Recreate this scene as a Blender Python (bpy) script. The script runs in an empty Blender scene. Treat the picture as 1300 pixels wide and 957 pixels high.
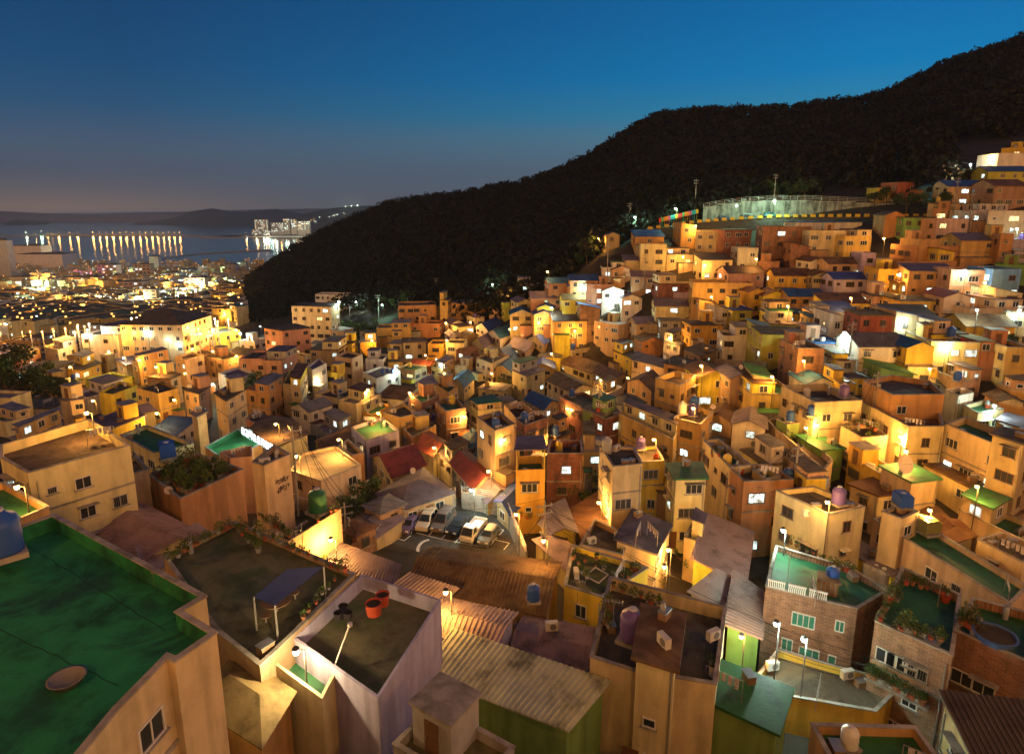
import bpy, math, random
import numpy as np
from mathutils import Vector, Matrix
random.seed(7); np.random.seed(7)
S = bpy.context.scene
C = S.collection
R = math.radians
# ------------------------------------------------------------------ camera
PITCH = R(12.07); FPX = 800.0; CX, CY = 650.0, 433.0
cam = bpy.data.cameras.new('camera'); co = bpy.data.objects.new('camera', cam); C.objects.link(co)
cam.sensor_width = 36; cam.lens = FPX/1300*36; cam.shift_y = -45.5/1300
cam.clip_start = 0.5; cam.clip_end = 20000
co.rotation_euler = (R(90)-PITCH, 0, 0); S.camera = co
SP, CP = math.sin(PITCH), math.cos(PITCH)
# ------------------------------------------------------------------ world: dusk sky, low harbour glow, added warm fill
W = bpy.data.worlds.new('World'); S.world = W; W.use_nodes = True
nt = W.node_tree; nt.nodes.clear()
def nd(t, typ, **kw):
    n = t.nodes.new(typ)
    for k, v in kw.items(): setattr(n, k, v)
    return n
def ramp(t, stops, inp):
    r = nd(t, 'ShaderNodeValToRGB'); e = r.color_ramp.elements
    while len(e) > 1: e.remove(e[0])
    e[0].position = stops[0][0]; e[0].color = (*stops[0][1], 1)
    for p, c in stops[1:]:
        q = e.new(p); q.color = (*c, 1)
    t.links.new(inp, r.inputs[0]); return r
def mth(t, op, a, b=None, cl=False):
    m = nd(t, 'ShaderNodeMath', operation=op, use_clamp=cl)
    for i, v in enumerate((a, b)):
        if v is None: continue
        if isinstance(v, (int, float)): m.inputs[i].default_value = v
        else: t.links.new(v, m.inputs[i])
    return m.outputs[0]
tc = nd(nt, 'ShaderNodeTexCoord'); sx = nd(nt, 'ShaderNodeSeparateXYZ'); nt.links.new(tc.outputs['Generated'], sx.inputs[0])
el = sx.outputs[2]
west = ramp(nt, [(0, (.088,.088,.108)), (.03, (.070,.090,.130)), (.073, (.050,.092,.155)), (.13, (.010,.076,.175)), (.18, (.001,.062,.175)), (.27, (.0002,.044,.14)), (.45,(.001,.03,.09)), (1, (.001,.012,.05))], el)
east = ramp(nt, [(0, (.13,.13,.145)), (.05, (.105,.165,.215)), (.10, (.078,.215,.30)), (.13, (.025,.225,.39)), (.18, (.001,.190,.45)), (.25, (.0005,.145,.39)), (.4, (.0005,.10,.27)), (1, (.001,.02,.07))], el)
fx = mth(nt, 'MULTIPLY_ADD', sx.outputs[0], 1.05); nt.nodes[-1].inputs[2].default_value = .52
nt.nodes[-1].use_clamp = True
mx = nd(nt, 'ShaderNodeMix', data_type='RGBA'); nt.links.new(fx, mx.inputs[0]); nt.links.new(west.outputs[0], mx.inputs[6]); nt.links.new(east.outputs[0], mx.inputs[7])
# harbour glow (left, on the horizon) and a warm fill glow added behind the viewpoint
hz = mth(nt, 'SUBTRACT', 1.0, mth(nt, 'DIVIDE', mth(nt, 'ABSOLUTE', el), .05), True)
lf = mth(nt, 'MULTIPLY', mth(nt, 'SUBTRACT', mth(nt,'MULTIPLY',sx.outputs[0],-1.0), .28), 3.2, True)
g1 = mth(nt, 'MULTIPLY', mth(nt, 'POWER', hz, 1.6), lf)
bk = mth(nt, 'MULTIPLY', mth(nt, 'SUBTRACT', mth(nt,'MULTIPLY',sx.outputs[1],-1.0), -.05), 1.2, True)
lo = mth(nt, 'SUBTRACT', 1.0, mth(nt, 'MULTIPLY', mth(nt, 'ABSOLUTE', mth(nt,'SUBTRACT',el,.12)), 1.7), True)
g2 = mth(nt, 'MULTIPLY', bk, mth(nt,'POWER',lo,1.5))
def addc(base, fac, col):
    m = nd(nt, 'ShaderNodeMix', data_type='RGBA', blend_type='ADD'); nt.links.new(fac, m.inputs[0]); nt.links.new(base, m.inputs[6]); m.inputs[7].default_value = (*col, 1); return m.outputs[2]
skyc = addc(mx.outputs[2], g1, (.12,.055,.012))
FILL_GLOW = 2.4
skyc = addc(skyc, g2, (1.0*FILL_GLOW,.375*FILL_GLOW,.012*FILL_GLOW))
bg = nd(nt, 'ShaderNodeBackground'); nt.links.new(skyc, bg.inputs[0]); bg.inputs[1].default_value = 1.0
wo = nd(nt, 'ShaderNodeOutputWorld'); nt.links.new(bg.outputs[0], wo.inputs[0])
S.view_settings.view_transform = 'Standard'; S.view_settings.look = 'None'; S.view_settings.exposure = 0.1; S.view_settings.gamma = 1
cy = S.cycles
cy.use_light_tree = True; cy.max_bounces = 5; cy.diffuse_bounces = 3; cy.glossy_bounces = 2; cy.transmission_bounces = 2
cy.sample_clamp_indirect = 4.0; cy.use_denoising = True; cy.caustics_reflective = False; cy.caustics_refractive = False
# ------------------------------------------------------------------ pixel <-> world
def ray(px, py):
    u = (px-CX)/FPX; v = (py-CY)/FPX
    return np.array([u, CP - v*SP, -(SP + v*CP)])
def proj(p):
    d = p[1]*CP - p[2]*SP
    if d < .1: return (0, 0, d)
    return (CX + FPX*p[0]/d, CY + FPX*(-(p[2]*CP) - p[1]*SP)/d, d)
def D(px, py, d): return ray(px, py)*d
# ------------------------------------------------------------------ terrain from surveyed points
SEA = -130.0; HAZE = 0.00007
pts = []
def w3(*a): pts.append(a)
def p3(px, py, d, dz=0):
    q = D(px, py, d); pts.append((q[0], q[1], q[2]+dz))
for a in [(-60,30,-22),(-30,25,-24),(-15,22,-27),(0,22,-30),(0,40,-34),(-25,42,-31),(-50,55,-31),(-85,60,-30),(-120,90,-36),
          (0,5,-20),(-30,0,-14),(30,0,-20),(60,10,-26),(30,25,-33),(25,42,-37.5),(45,45,-37),(60,35,-34),(-5,68,-37.5),(10,70,-37.5),(-20,68,-36.5),
          (-40,90,-38),(-97,137,-42),(-122,208,-46),(-60,150,-43),(-20,110,-42),(0,100,-41),(16,88,-38.5),(49,62,-35),(36,70,-36),(58,74,-33),
          (50,86,-30),(77,108,-23),(54,122,-28),(-20,160,-43.5),(-150,150,-44),(-80,-30,-10),(80,-30,-16),(100,60,-26),(120,90,-18),(85,70,-30)]: w3(*a)
p3(400,428,222); p3(530,410,224); p3(440,392,300); p3(560,478,158,-2); p3(770,440,168); p3(640,430,185); p3(760,345,174,-2); p3(700,370,190,-2)
p3(830,320,172,-3); p3(900,305,180,-2); p3(1000,290,172,-3); p3(1150,325,145,-2); p3(1250,252,168); p3(1280,205,188); p3(1050,350,150,-3); p3(950,380,150,-3)
p3(1000,420,128,-4); p3(1200,400,113,-4); p3(900,440,135,-4); p3(850,490,112,-4); p3(700,500,135,-4); p3(1280,330,135,-3); p3(1290,450,100,-4)
p3(200,400,520); p3(100,400,640); p3(30,400,640); p3(250,395,480); p3(60,440,260,-6); p3(280,440,250,-6); p3(0,450,220,-5)
for x in (-560, -300, -80):
    w3(x, 900, -122); w3(x*1.2, 1250, -129); w3(x*1.5, 1500, -136); w3(x*1.7, 1900, -160)
w3(-900,900,-126); w3(-700,500,-105); w3(-1400,1400,-136); w3(-350,300,-62); w3(-350,120,-45)
RIDGE = [(1900,-90,380),(1500,-20,400),(1300,45,420),(1230,70,425),(1170,90,430),(1120,120,432),(1050,127,436),(1000,135,440),(930,137,440),(880,137,440),
 (835,143,440),(800,160,445),(760,187,450),(715,210,465),(690,220,472),(640,232,490),(600,240,500),(550,245,520),(500,253,540),(460,268,555),(420,285,570),(380,305,585),(345,330,600),(315,352,605)]
BASE = [(1900,190,150),(1500,180,190),(1300,180,205),(1230,195,205),(1170,225,200),(1120,238,198),(1050,250,195),(1000,262,195),(930,268,200),(880,275,205),
 (835,285,210),(800,300,215),(760,318,215),(715,338,218),(690,350,222),(640,366,228),(600,374,236),(550,378,255),(500,382,285),(460,384,310),(420,388,330),(380,392,350),(345,400,370),(315,402,400)]
rp, bp = [], []
for (a, b) in zip(RIDGE, BASE):
    r = D(*a) - np.array([0,0,7.0]); s = D(*b)
    rp.append(r); bp.append(s)
    pts.append(tuple(r)); pts.append(tuple(s))
    for t in (.33, .67):
        m = s + (r-s)*t; pts.append((m[0], m[1], m[2]-(2 if t < .5 else 3)))
    e = r + (r-s)*.35; pts.append((e[0], e[1], r[2]-35))
    e = r + (r-s)*1.6; pts.append((e[0], max(e[1],0), max(-125, r[2]-120)))
P = np.array(pts, float); PS = 400.0
def phi(r2): return np.where(r2 > 1e-12, .5*r2*np.log(np.maximum(r2, 1e-12)), 0)
def _solve():
    X = P[:, :2]/PS; n = len(X)
    K = phi(((X[:, None]-X[None])**2).sum(-1)) + np.eye(n)*1e-5
    Q = np.hstack([np.ones((n,1)), X]); A = np.block([[K, Q],[Q.T, np.zeros((3,3))]])
    return np.linalg.solve(A, np.concatenate([P[:,2], np.zeros(3)]))
CO = _solve()
def zt_np(x, y):
    x = np.asarray(x, float); y = np.asarray(y, float); sh = x.shape
    q = np.stack([x.ravel(), y.ravel()], 1)/PS; X = P[:, :2]/PS; out = np.empty(len(q))
    for i in range(0, len(q), 20000):
        qq = q[i:i+20000]
        out[i:i+20000] = phi(((qq[:, None]-X[None])**2).sum(-1)) @ CO[:-3] + CO[-3] + qq @ CO[-2:]
    fl = np.where(q[:,1]*PS < 1300, -128.5, -128.5-(q[:,1]*PS-1300)*.05)
    return np.maximum(out, fl).reshape(sh)
GX0, GY0, GS = -420.0, -40.0, 2.0
gx = np.arange(GX0, 460, GS); gy = np.arange(GY0, 640, GS)
GZ = zt_np(*np.meshgrid(gx, gy, indexing='ij'))
def zt(x, y):
    i = (x-GX0)/GS; j = (y-GY0)/GS
    if i < 0 or j < 0 or i >= len(gx)-1 or j >= len(gy)-1: return float(zt_np(np.array([x]), np.array([y]))[0])
    a = int(i); b = int(j); f = i-a; g = j-b
    return float(GZ[a,b]*(1-f)*(1-g)+GZ[a+1,b]*f*(1-g)+GZ[a,b+1]*(1-f)*g+GZ[a+1,b+1]*f*g)
def hit(px, py, h=0.0, far=1400, start=14, surf=None):
    r = ray(px, py); d = start; f = surf or zt
    while d < far:
        st = .5 if d < 150 else (1.5 if d < 400 else 6)
        x, y, z = r*d
        if z <= f(x, y)+h:
            lo, hi = d-st, d
            for _ in range(8):
                m = (lo+hi)/2; x, y, z = r*m
                if z <= f(x, y)+h: hi = m
                else: lo = m
            return r*hi, hi
        d += st
    return None, None
# ------------------------------------------------------------------ materials
MATS = {}
def mat(name, col, rough=.85, spec=.3, metal=0, var=.25, scale=.6, streak=0, emit=None, es=0, bump=.15, kind=None, col2=None, rnd=.0):
    if name in MATS: return MATS[name]
    m = bpy.data.materials.new(name); m.use_nodes = True; t = m.node_tree; b = t.nodes['Principled BSDF']
    MATS[name] = m
    b.inputs['Roughness'].default_value = rough; b.inputs['Metallic'].default_value = metal; b.inputs['Specular IOR Level'].default_value = spec
    b.inputs['Base Color'].default_value = (*col, 1)
    if emit:
        m.cycles.emission_sampling = 'NONE'
        b.inputs['Emission Color'].default_value = (*emit, 1); b.inputs['Emission Strength'].default_value = es
    if var or kind:
        g = nd(t, 'ShaderNodeNewGeometry'); n = nd(t, 'ShaderNodeTexNoise'); n.inputs['Scale'].default_value = scale; n.inputs['Detail'].default_value = 6; n.inputs['Roughness'].default_value = .65
        t.links.new(g.outputs['Position'], n.inputs['Vector'])
        src = None
        if kind == 'brick':
            tcn = nd(t, 'ShaderNodeTexCoord'); br = nd(t, 'ShaderNodeTexBrick'); t.links.new(tcn.outputs['UV'], br.inputs['Vector'])
            br.inputs['Scale'].default_value = 1.0; br.inputs['Brick Width'].default_value = .42; br.inputs['Row Height'].default_value = .15; br.inputs['Mortar Size'].default_value = .012
            br.inputs['Color1'].default_value = (*col, 1); br.inputs['Color2'].default_value = (*(col2 or [c*.6 for c in col]), 1); br.inputs['Mortar'].default_value = (.3,.27,.23,1)
            src = br.outputs[0]
        if kind == 'tile':
            tcn = nd(t, 'ShaderNodeTexCoord'); wv = nd(t, 'ShaderNodeTexWave', bands_direction='X'); t.links.new(tcn.outputs['UV'], wv.inputs['Vector']); wv.inputs['Scale'].default_value = 1.0
            bm = nd(t, 'ShaderNodeBump'); bm.inputs['Strength'].default_value = .5; bm.inputs['Distance'].default_value = .04; t.links.new(wv.outputs['Fac'], bm.inputs['Height']); t.links.new(bm.outputs[0], b.inputs['Normal'])
        rp_ = ramp(t, [(.28, tuple([max(0, 1-var*1.6)]*3)), (.5, (1,)*3), (.72, tuple([1+var*.5]*3))], n.outputs['Fac'])
        mm = nd(t, 'ShaderNodeMix', data_type='RGBA', blend_type='MULTIPLY'); mm.inputs[0].default_value = 1
        if src: t.links.new(src, mm.inputs[6])
        else: mm.inputs[6].default_value = (*col, 1)
        t.links.new(rp_.outputs[0], mm.inputs[7]); out = mm.outputs[2]
        if col2 and kind != 'brick':
            n3 = nd(t, 'ShaderNodeTexNoise'); n3.inputs['Scale'].default_value = scale*.35; n3.inputs['Detail'].default_value = 8; n3.inputs['Roughness'].default_value = .7; n3.inputs['Distortion'].default_value = .8
            t.links.new(g.outputs['Position'], n3.inputs['Vector'])
            f3 = ramp(t, [(.5, (0,)*3), (.62, (1,)*3)], n3.outputs['Fac'])
            m3 = nd(t, 'ShaderNodeMix', data_type='RGBA'); t.links.new(f3.outputs[0], m3.inputs[0]); t.links.new(out, m3.inputs[6]); m3.inputs[7].default_value = (*col2, 1); out = m3.outputs[2]
        if streak:
            mp = nd(t, 'ShaderNodeMapping'); mp.inputs['Scale'].default_value = (1.1, 1.1, .16); t.links.new(g.outputs['Position'], mp.inputs['Vector'])
            n2 = nd(t, 'ShaderNodeTexNoise'); n2.inputs['Scale'].default_value = 1.0; n2.inputs['Detail'].default_value = 5; t.links.new(mp.outputs[0], n2.inputs['Vector'])
            r2 = ramp(t, [(.38, tuple([1-streak]*3)), (.56, (1,)*3)], n2.outputs['Fac'])
            m2 = nd(t, 'ShaderNodeMix', data_type='RGBA', blend_type='MULTIPLY'); m2.inputs[0].default_value = 1; t.links.new(out, m2.inputs[6]); t.links.new(r2.outputs[0], m2.inputs[7]); out = m2.outputs[2]
        if rnd:
            oi = nd(t, 'ShaderNodeObjectInfo'); hs = nd(t, 'ShaderNodeHueSaturation')
            t.links.new(out, hs.inputs['Color']); v = mth(t, 'MULTIPLY_ADD', oi.outputs['Random'], rnd*2); t.nodes[-1].inputs[2].default_value = 1-rnd; t.links.new(v, hs.inputs['Value'])
            t.links.new(mth(t, 'MULTIPLY_ADD', oi.outputs['Random'], .06), hs.inputs['Hue']); t.nodes[-1].inputs[2].default_value = .47; out = hs.outputs[0]
        t.links.new(out, b.inputs['Base Color'])
        if bump and kind != 'tile':
            nb = nd(t, 'ShaderNodeTexNoise'); nb.inputs['Scale'].default_value = 5; nb.inputs['Detail'].default_value = 4; t.links.new(g.outputs['Position'], nb.inputs['Vector'])
            bm = nd(t, 'ShaderNodeBump'); bm.inputs['Strength'].default_value = bump; bm.inputs['Distance'].default_value = .1; t.links.new(nb.outputs['Fac'], bm.inputs['Height']); t.links.new(bm.outputs[0], b.inputs['Normal'])
    return m
WALLC = {'c': (.62,.51,.29), 'w': (.68,.64,.55), 'b': (.34,.15,.08), 'o': (.52,.31,.12), 'p': (.58,.38,.24), 'y': (.72,.52,.07), 'g': (.38,.37,.34),
 'R': (.42,.17,.08), 'G': (.20,.36,.10), 'L': (.45,.40,.56), 'B': (.12,.34,.55), 't': (.42,.31,.17), 'k': (.46,.50,.08)}
WALLN = {'c':'cream','w':'white','b':'brick','o':'terracotta','p':'pink','y':'yellow','g':'grey','R':'red','G':'green','L':'lilac','B':'blue','t':'tan','k':'lime'}
def wallmat(k): return mat('plaster_'+WALLN[k] if k != 'b' else 'brick', WALLC[k], var=.13, streak=.24, rnd=.14) if k != 'b' else mat('brick', WALLC['b'], var=.3, kind='brick', streak=.25, rnd=.15)
ROOFC = {'g': (.03,.13,.045), 'n': (.085,.065,.05), 'c': (.28,.24,.2), 'r': (.21,.07,.035), 'b': (.03,.09,.24), 'v': (.15,.125,.165), 's': (.18,.18,.19), 'p': (.34,.24,.23), 'k': (.17,.105,.055), 'm':(.13,.11,.06),'e':(.5,.5,.34),'E':(.018,.21,.085)}
ROOFN = {'g':'green','n':'dark','c':'concrete','r':'red','b':'blue','v':'violet-grey','s':'grey','p':'pinkish','k':'rusty brown','m':'mossy','e':'pale','E':'emerald'}
def roofmat(k, pitched=False):
    if k == 'r' or (pitched and k in 'nvbsp'): return mat('roof_tile_'+ROOFN[k].replace(' ','_'), ROOFC[k], rough=.65, var=.35, kind='tile', rnd=.15)
    return mat('roof_'+ROOFN[k].replace(' ','_').replace('-','_'), ROOFC[k], rough=.6 if k == 'g' else .85, var=.5, scale=.5, rnd=.18, streak=0, col2={'g':(.05,.09,.05),'E':(.010,.075,.05),'m':(.07,.09,.03),'k':(.10,.05,.025),'v':(.1,.085,.1),'s':(.24,.2,.17),'n':(.17,.13,.09),'c':(.22,.19,.15)}.get(k))
M_dark = mat('dark_glass', (.03,.035,.04), rough=.15, spec=.6, var=0)
M_lit = mat('lit_window_white', (.6,.6,.6), var=0, emit=(.72,1,.93), es=1.5)
M_litw = mat('lit_window_warm', (.6,.6,.5), var=0, emit=(1,.72,.3), es=1.3)
for m_ in (M_lit, M_litw):   # curtains and furniture behind the glass
    t_ = m_.node_tree; b_ = t_.nodes['Principled BSDF']; g_ = nd(t_, 'ShaderNodeNewGeometry'); n_ = nd(t_, 'ShaderNodeTexNoise'); n_.inputs['Scale'].default_value = 1.7; n_.inputs['Detail'].default_value = 3
    t_.links.new(g_.outputs['Position'], n_.inputs['Vector']); r_2 = ramp(t_, [(.35,(.12,)*3),(.5,(.8,)*3),(.65,(1.7,)*3)], n_.outputs['Fac']); t_.links.new(mth(t_, 'MULTIPLY', r_2.outputs[0], 1.6), b_.inputs['Emission Strength'])
M_frame = mat('window_frame_white', (.6,.58,.54), var=.1)
M_frameb = mat('window_frame_brown', (.16,.09,.05), var=.1)
M_door = mat('door_brown', (.16,.08,.04), rough=.5, var=.2)
M_pole = mat('dark_pole_metal', (.09,.08,.07), rough=.6, var=.2)
M_metal = mat('grey_metal', (.35,.34,.33), rough=.45, metal=.6, var=.2)
M_conc = mat('concrete', (.34,.31,.27), var=.35, streak=.35)
M_asph = mat('asphalt', (.075,.07,.065), var=.35, scale=1.2, bump=.3)
M_paint = mat('white_road_paint', (.72,.72,.7), var=.2, scale=3)
M_leaf = mat('leaves', (.05,.08,.022), var=.5, scale=.8, bump=0, rnd=.3, rough=.7)
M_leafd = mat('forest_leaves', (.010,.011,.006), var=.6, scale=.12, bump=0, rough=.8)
M_bark = mat('bark', (.11,.075,.05), var=.4)
# ------------------------------------------------------------------ mesh helpers
class MB:
    def __init__(s): s.v = []; s.f = []; s.m = []; s.uv = []
    def quad(s, pts_, mi=0, uv=None):
        i = len(s.v); s.v += [tuple(map(float, p)) for p in pts_]; s.f.append(tuple(range(i, i+len(pts_)))); s.m.append(mi)
        s.uv += uv if uv else [(p[0], p[1]) for p in pts_]
    def box(s, c, sz, rz=0, mi=0):
        x, y, z = [q/2 for q in sz]; cr, sr = math.cos(rz), math.sin(rz)
        V = [(c[0]+a*x*cr-b*y*sr, c[1]+a*x*sr+b*y*cr, c[2]+d*z) for d in (-1,1) for b in (-1,1) for a in (-1,1)]
        for q in ((0,2,3,1),(4,5,7,6),(0,1,5,4),(2,6,7,3),(0,4,6,2),(1,3,7,5)): s.quad([V[k] for k in q], mi)
    def prism(s, poly, z0, z1, mi=0, cap=True, capmi=None, per=0):
        n = len(poly); u = per
        for i in range(n):
            a, b = poly[i], poly[(i+1) % n]; L = math.hypot(b[0]-a[0], b[1]-a[1])
            s.quad([(a[0],a[1],z0),(b[0],b[1],z0),(b[0],b[1],z1),(a[0],a[1],z1)], mi, [(u,z0),(u+L,z0),(u+L,z1),(u,z1)]); u += L
        if cap:
            s.quad([(p[0],p[1],z1) for p in poly], capmi if capmi is not None else mi)
            s.quad([(p[0],p[1],z0) for p in poly[::-1]], mi)
    def tube(s, a, b, r, n=8, mi=0, r2=None):
        a = Vector(a); b = Vector(b); d = (b-a)
        if d.length < 1e-6: return
        q = d.to_track_quat('Z', 'Y'); r2 = r if r2 is None else r2
        A = [a + q @ Vector((math.cos(t)*r, math.sin(t)*r, 0)) for t in [2*math.pi*k/n for k in range(n)]]
        B = [b + q @ Vector((math.cos(t)*r2, math.sin(t)*r2, 0)) for t in [2*math.pi*k/n for k in range(n)]]
        for k in range(n): s.quad([A[k], A[(k+1)%n], B[(k+1)%n], B[k]], mi)
        s.quad(A[::-1], mi); s.quad(B, mi)
    def lathe(s, c, prof, n=12, mi=0):
        for k in range(n):
            t0, t1 = 2*math.pi*k/n, 2*math.pi*(k+1)/n
            for (r0, z0), (r1, z1) in zip(prof, prof[1:]):
                q = [(c[0]+r0*math.cos(t0), c[1]+r0*math.sin(t0), c[2]+z0), (c[0]+r0*math.cos(t1), c[1]+r0*math.sin(t1), c[2]+z0),
                     (c[0]+r1*math.cos(t1), c[1]+r1*math.sin(t1), c[2]+z1), (c[0]+r1*math.cos(t0), c[1]+r1*math.sin(t0), c[2]+z1)]
                if r0 < 1e-4: q = [q[0], q[2], q[3]]
                elif r1 < 1e-4: q = q[:3]
                s.quad(q, mi)
    def mesh(s, name, mats, smooth=False):
        me = bpy.data.meshes.new(name); me.from_pydata(s.v, [], s.f)
        for m in (mats if isinstance(mats, (list, tuple)) else [mats]): me.materials.append(m)
        me.polygons.foreach_set('material_index', s.m)
        if s.uv:
            uv = me.uv_layers.new(name='UVMap'); uv.data.foreach_set('uv', [c for q in s.uv for c in q])
        if smooth: me.polygons.foreach_set('use_smooth', [True]*len(s.f))
        if smooth:
            import bmesh; b_ = bmesh.new(); b_.from_mesh(me); bmesh.ops.remove_doubles(b_, verts=b_.verts, dist=.001); b_.to_mesh(me); b_.free()
        me.update(); return me
    def build(s, name, mats, parent=None, loc=(0,0,0), smooth=False):
        return link(name, s.mesh(name, mats, smooth), parent, loc)
def link(name, me, parent=None, loc=(0,0,0), rz=0, sc=None):
    o = bpy.data.objects.new(name, me); C.objects.link(o); o.parent = parent; o.location = loc
    if rz: o.rotation_euler = (0,0,rz)
    if sc: o.scale = sc
    return o
THINGS = []   # (object, look phrase, world point for zone/ordinal, fixed?)
def thing(o, look, cat, at=None, group=None, fixed=False):
    o['category'] = cat
    if group: o['group'] = group
    THINGS.append((o, look, tuple(at) if at is not None else tuple(o.location), fixed)); return o
def empty(name, loc, rz=0):
    o = bpy.data.objects.new(name, None); C.objects.link(o); o.location = loc; o.rotation_euler = (0,0,rz); o.empty_display_size = .3; return o
def setting(o, kind='structure'): o['kind'] = kind; return o
def noisef(x, y): return math.sin(x*.13+1.3)*math.cos(y*.11-.4)+.5*math.sin(x*.31+y*.27)
# ------------------------------------------------------------------ ground sheet
def ground():
    na, nr = 260, 260
    az = np.linspace(R(-75), R(75), na); rr = np.concatenate([np.linspace(0.5, 12, 8), np.geomspace(12.5, 2200, nr-8)])
    A, Q = np.meshgrid(az, rr, indexing='ij'); x = Q*np.sin(A); y = Q*np.cos(A)
    z = zt_np(x, y)
    v = np.stack([x, y, z], -1).reshape(-1, 3)
    i = np.arange(na*nr).reshape(na, nr); f = np.stack([i[:-1,:-1], i[1:,:-1], i[1:,1:], i[:-1,1:]], -1).reshape(-1, 4)
    me = bpy.data.meshes.new('ground'); me.from_pydata(v.tolist(), [], f[:, ::-1].tolist()); me.materials.append(mat('hill_soil', (.045,.036,.025), var=.5, scale=.3, bump=.4)); me.polygons.foreach_set('use_smooth', [True]*len(f)); me.update()
    setting(link('ground', me))
ground()
# sea: one sheet out to the horizon
def sea():
    m = bpy.data.materials.new('sea_water'); m.use_nodes = True; t = m.node_tree; b = t.nodes['Principled BSDF']
    b.inputs['Base Color'].default_value = (.01,.02,.03,1); b.inputs['Roughness'].default_value = .12; b.inputs['IOR'].default_value = 1.33
    g = nd(t, 'ShaderNodeNewGeometry'); n = nd(t, 'ShaderNodeTexNoise'); n.inputs['Scale'].default_value = .08; n.inputs['Detail'].default_value = 4; t.links.new(g.outputs['Position'], n.inputs['Vector'])
    bm = nd(t, 'ShaderNodeBump'); bm.inputs['Strength'].default_value = .25; bm.inputs['Distance'].default_value = 1.0; t.links.new(n.outputs['Fac'], bm.inputs['Height']); t.links.new(bm.outputs[0], b.inputs['Normal'])
    q = MB(); q.quad([(-9000,1100,SEA),(5000,1100,SEA),(5000,16000,SEA),(-9000,16000,SEA)]); setting(q.build('sea', m))
sea()
# hills across the bay
def far_hill(name, prof, d, base_z, col, depth=900):
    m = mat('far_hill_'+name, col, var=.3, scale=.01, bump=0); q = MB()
    P_ = [D(x, y, d) for x, y in prof]
    for a, b in zip(P_, P_[1:]):
        n = 4
        for k in range(n):
            s0, s1 = k/n, (k+1)/n
            def pt(p, s):
                zz = base_z-2+(p[2]-base_z)*math.sin(s*math.pi/2)**.9
                return (p[0]*(1-(1-s)*.12), p[1]*(1-(1-s)*.12), zz)
            q.quad([pt(a,s0), pt(b,s0), pt(b,s1), pt(a,s1)])
        q.quad([tuple(a), tuple(b), (b[0]*1.2, b[1]*1.2, base_z-2), (a[0]*1.2, a[1]*1.2, base_z-2)])
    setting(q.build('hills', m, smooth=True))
far_hill('a', [(-400,272),(-200,280),(-60,276),(0,284),(22,279),(45,281),(75,284),(110,286),(150,285),(200,280),(222,276),(245,268),(270,264.5),(290,268),(312,270),(330,267),(350,265),(378,270),(400,275),(430,280),(470,285),(560,288)], 5000, SEA, (.05,.045,.05))
far_hill('c', [(-700,268),(-300,266),(0,268),(60,271),(120,272),(200,270),(260,268),(330,266),(400,265),(500,266),(700,270)], 6000, SEA, (.22,.20,.21))  # added far ridge, horizon haze painted into its pale colour
far_hill('b', [(300,297),(330,290),(360,283),(385,272),(410,266),(440,262),(470,261),(520,264),(600,270)], 3600, SEA, (.05,.04,.038))
# ------------------------------------------------------------------ forest on the mountain (one mass nobody could count)
def leafmass(centers, radii, per, leaf, rng, squash=.8):
    n = len(centers)*per
    c = np.repeat(centers, per, 0); r = np.repeat(radii, per)
    u = rng.normal(size=(n,3)); u /= np.linalg.norm(u, axis=1, keepdims=True)
    rad = r*(.45+.6*rng.random(n)**.6)
    p = c + u*rad[:, None]*np.array([1,1,squash])
    a = rng.normal(size=(n,3)); a /= np.linalg.norm(a, axis=1, keepdims=True)
    b = np.cross(a, rng.normal(size=(n,3))); b /= np.linalg.norm(b, axis=1, keepdims=True)
    l = leaf*(.5+rng.random(n))[:, None]
    q = np.stack([p-a*l, p+b*l*.6, p+a*l, p-b*l*.6], 1)
    return q.reshape(-1,3)
def quadmesh(name, v, m):
    n = len(v)//4; me = bpy.data.meshes.new(name); me.vertices.add(len(v)); me.vertices.foreach_set('co', v.astype(np.float32).ravel())
    me.loops.add(len(v)); me.loops.foreach_set('vertex_index', np.arange(len(v), dtype=np.int32)); me.polygons.add(n)
    me.polygons.foreach_set('loop_start', np.arange(0, len(v), 4, dtype=np.int32)); me.materials.append(m); me.update(calc_edges=True); return me
rng = np.random.default_rng(3)
def forest():
    cs = []
    n = len(rp)
    while len(cs) < 8500:
        i = rng.integers(0, n-1); f = rng.random(); s = -.12+rng.random()**.9*1.24
        b = bp[i]*(1-f)+bp[i+1]*f; r = rp[i]*(1-f)+rp[i+1]*f; q = b+(r-b)*s
        # leave the built strip at the upper right open
        px, py, d = proj(q)
        if px > 1195 and py > 175: continue
        if px > 1350: continue
        if 790 < px < 1160 and d < 198: continue
        cs.append((q[0]+rng.normal()*2, q[1]+rng.normal()*2, 0))
    cs = np.array(cs); cs[:,2] = zt_np(cs[:,0], cs[:,1])+rng.uniform(2.5, 5.5, len(cs))
    rad = rng.uniform(2.2, 4.6, len(cs))
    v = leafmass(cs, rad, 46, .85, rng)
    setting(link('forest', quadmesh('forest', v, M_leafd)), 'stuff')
forest()
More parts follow.
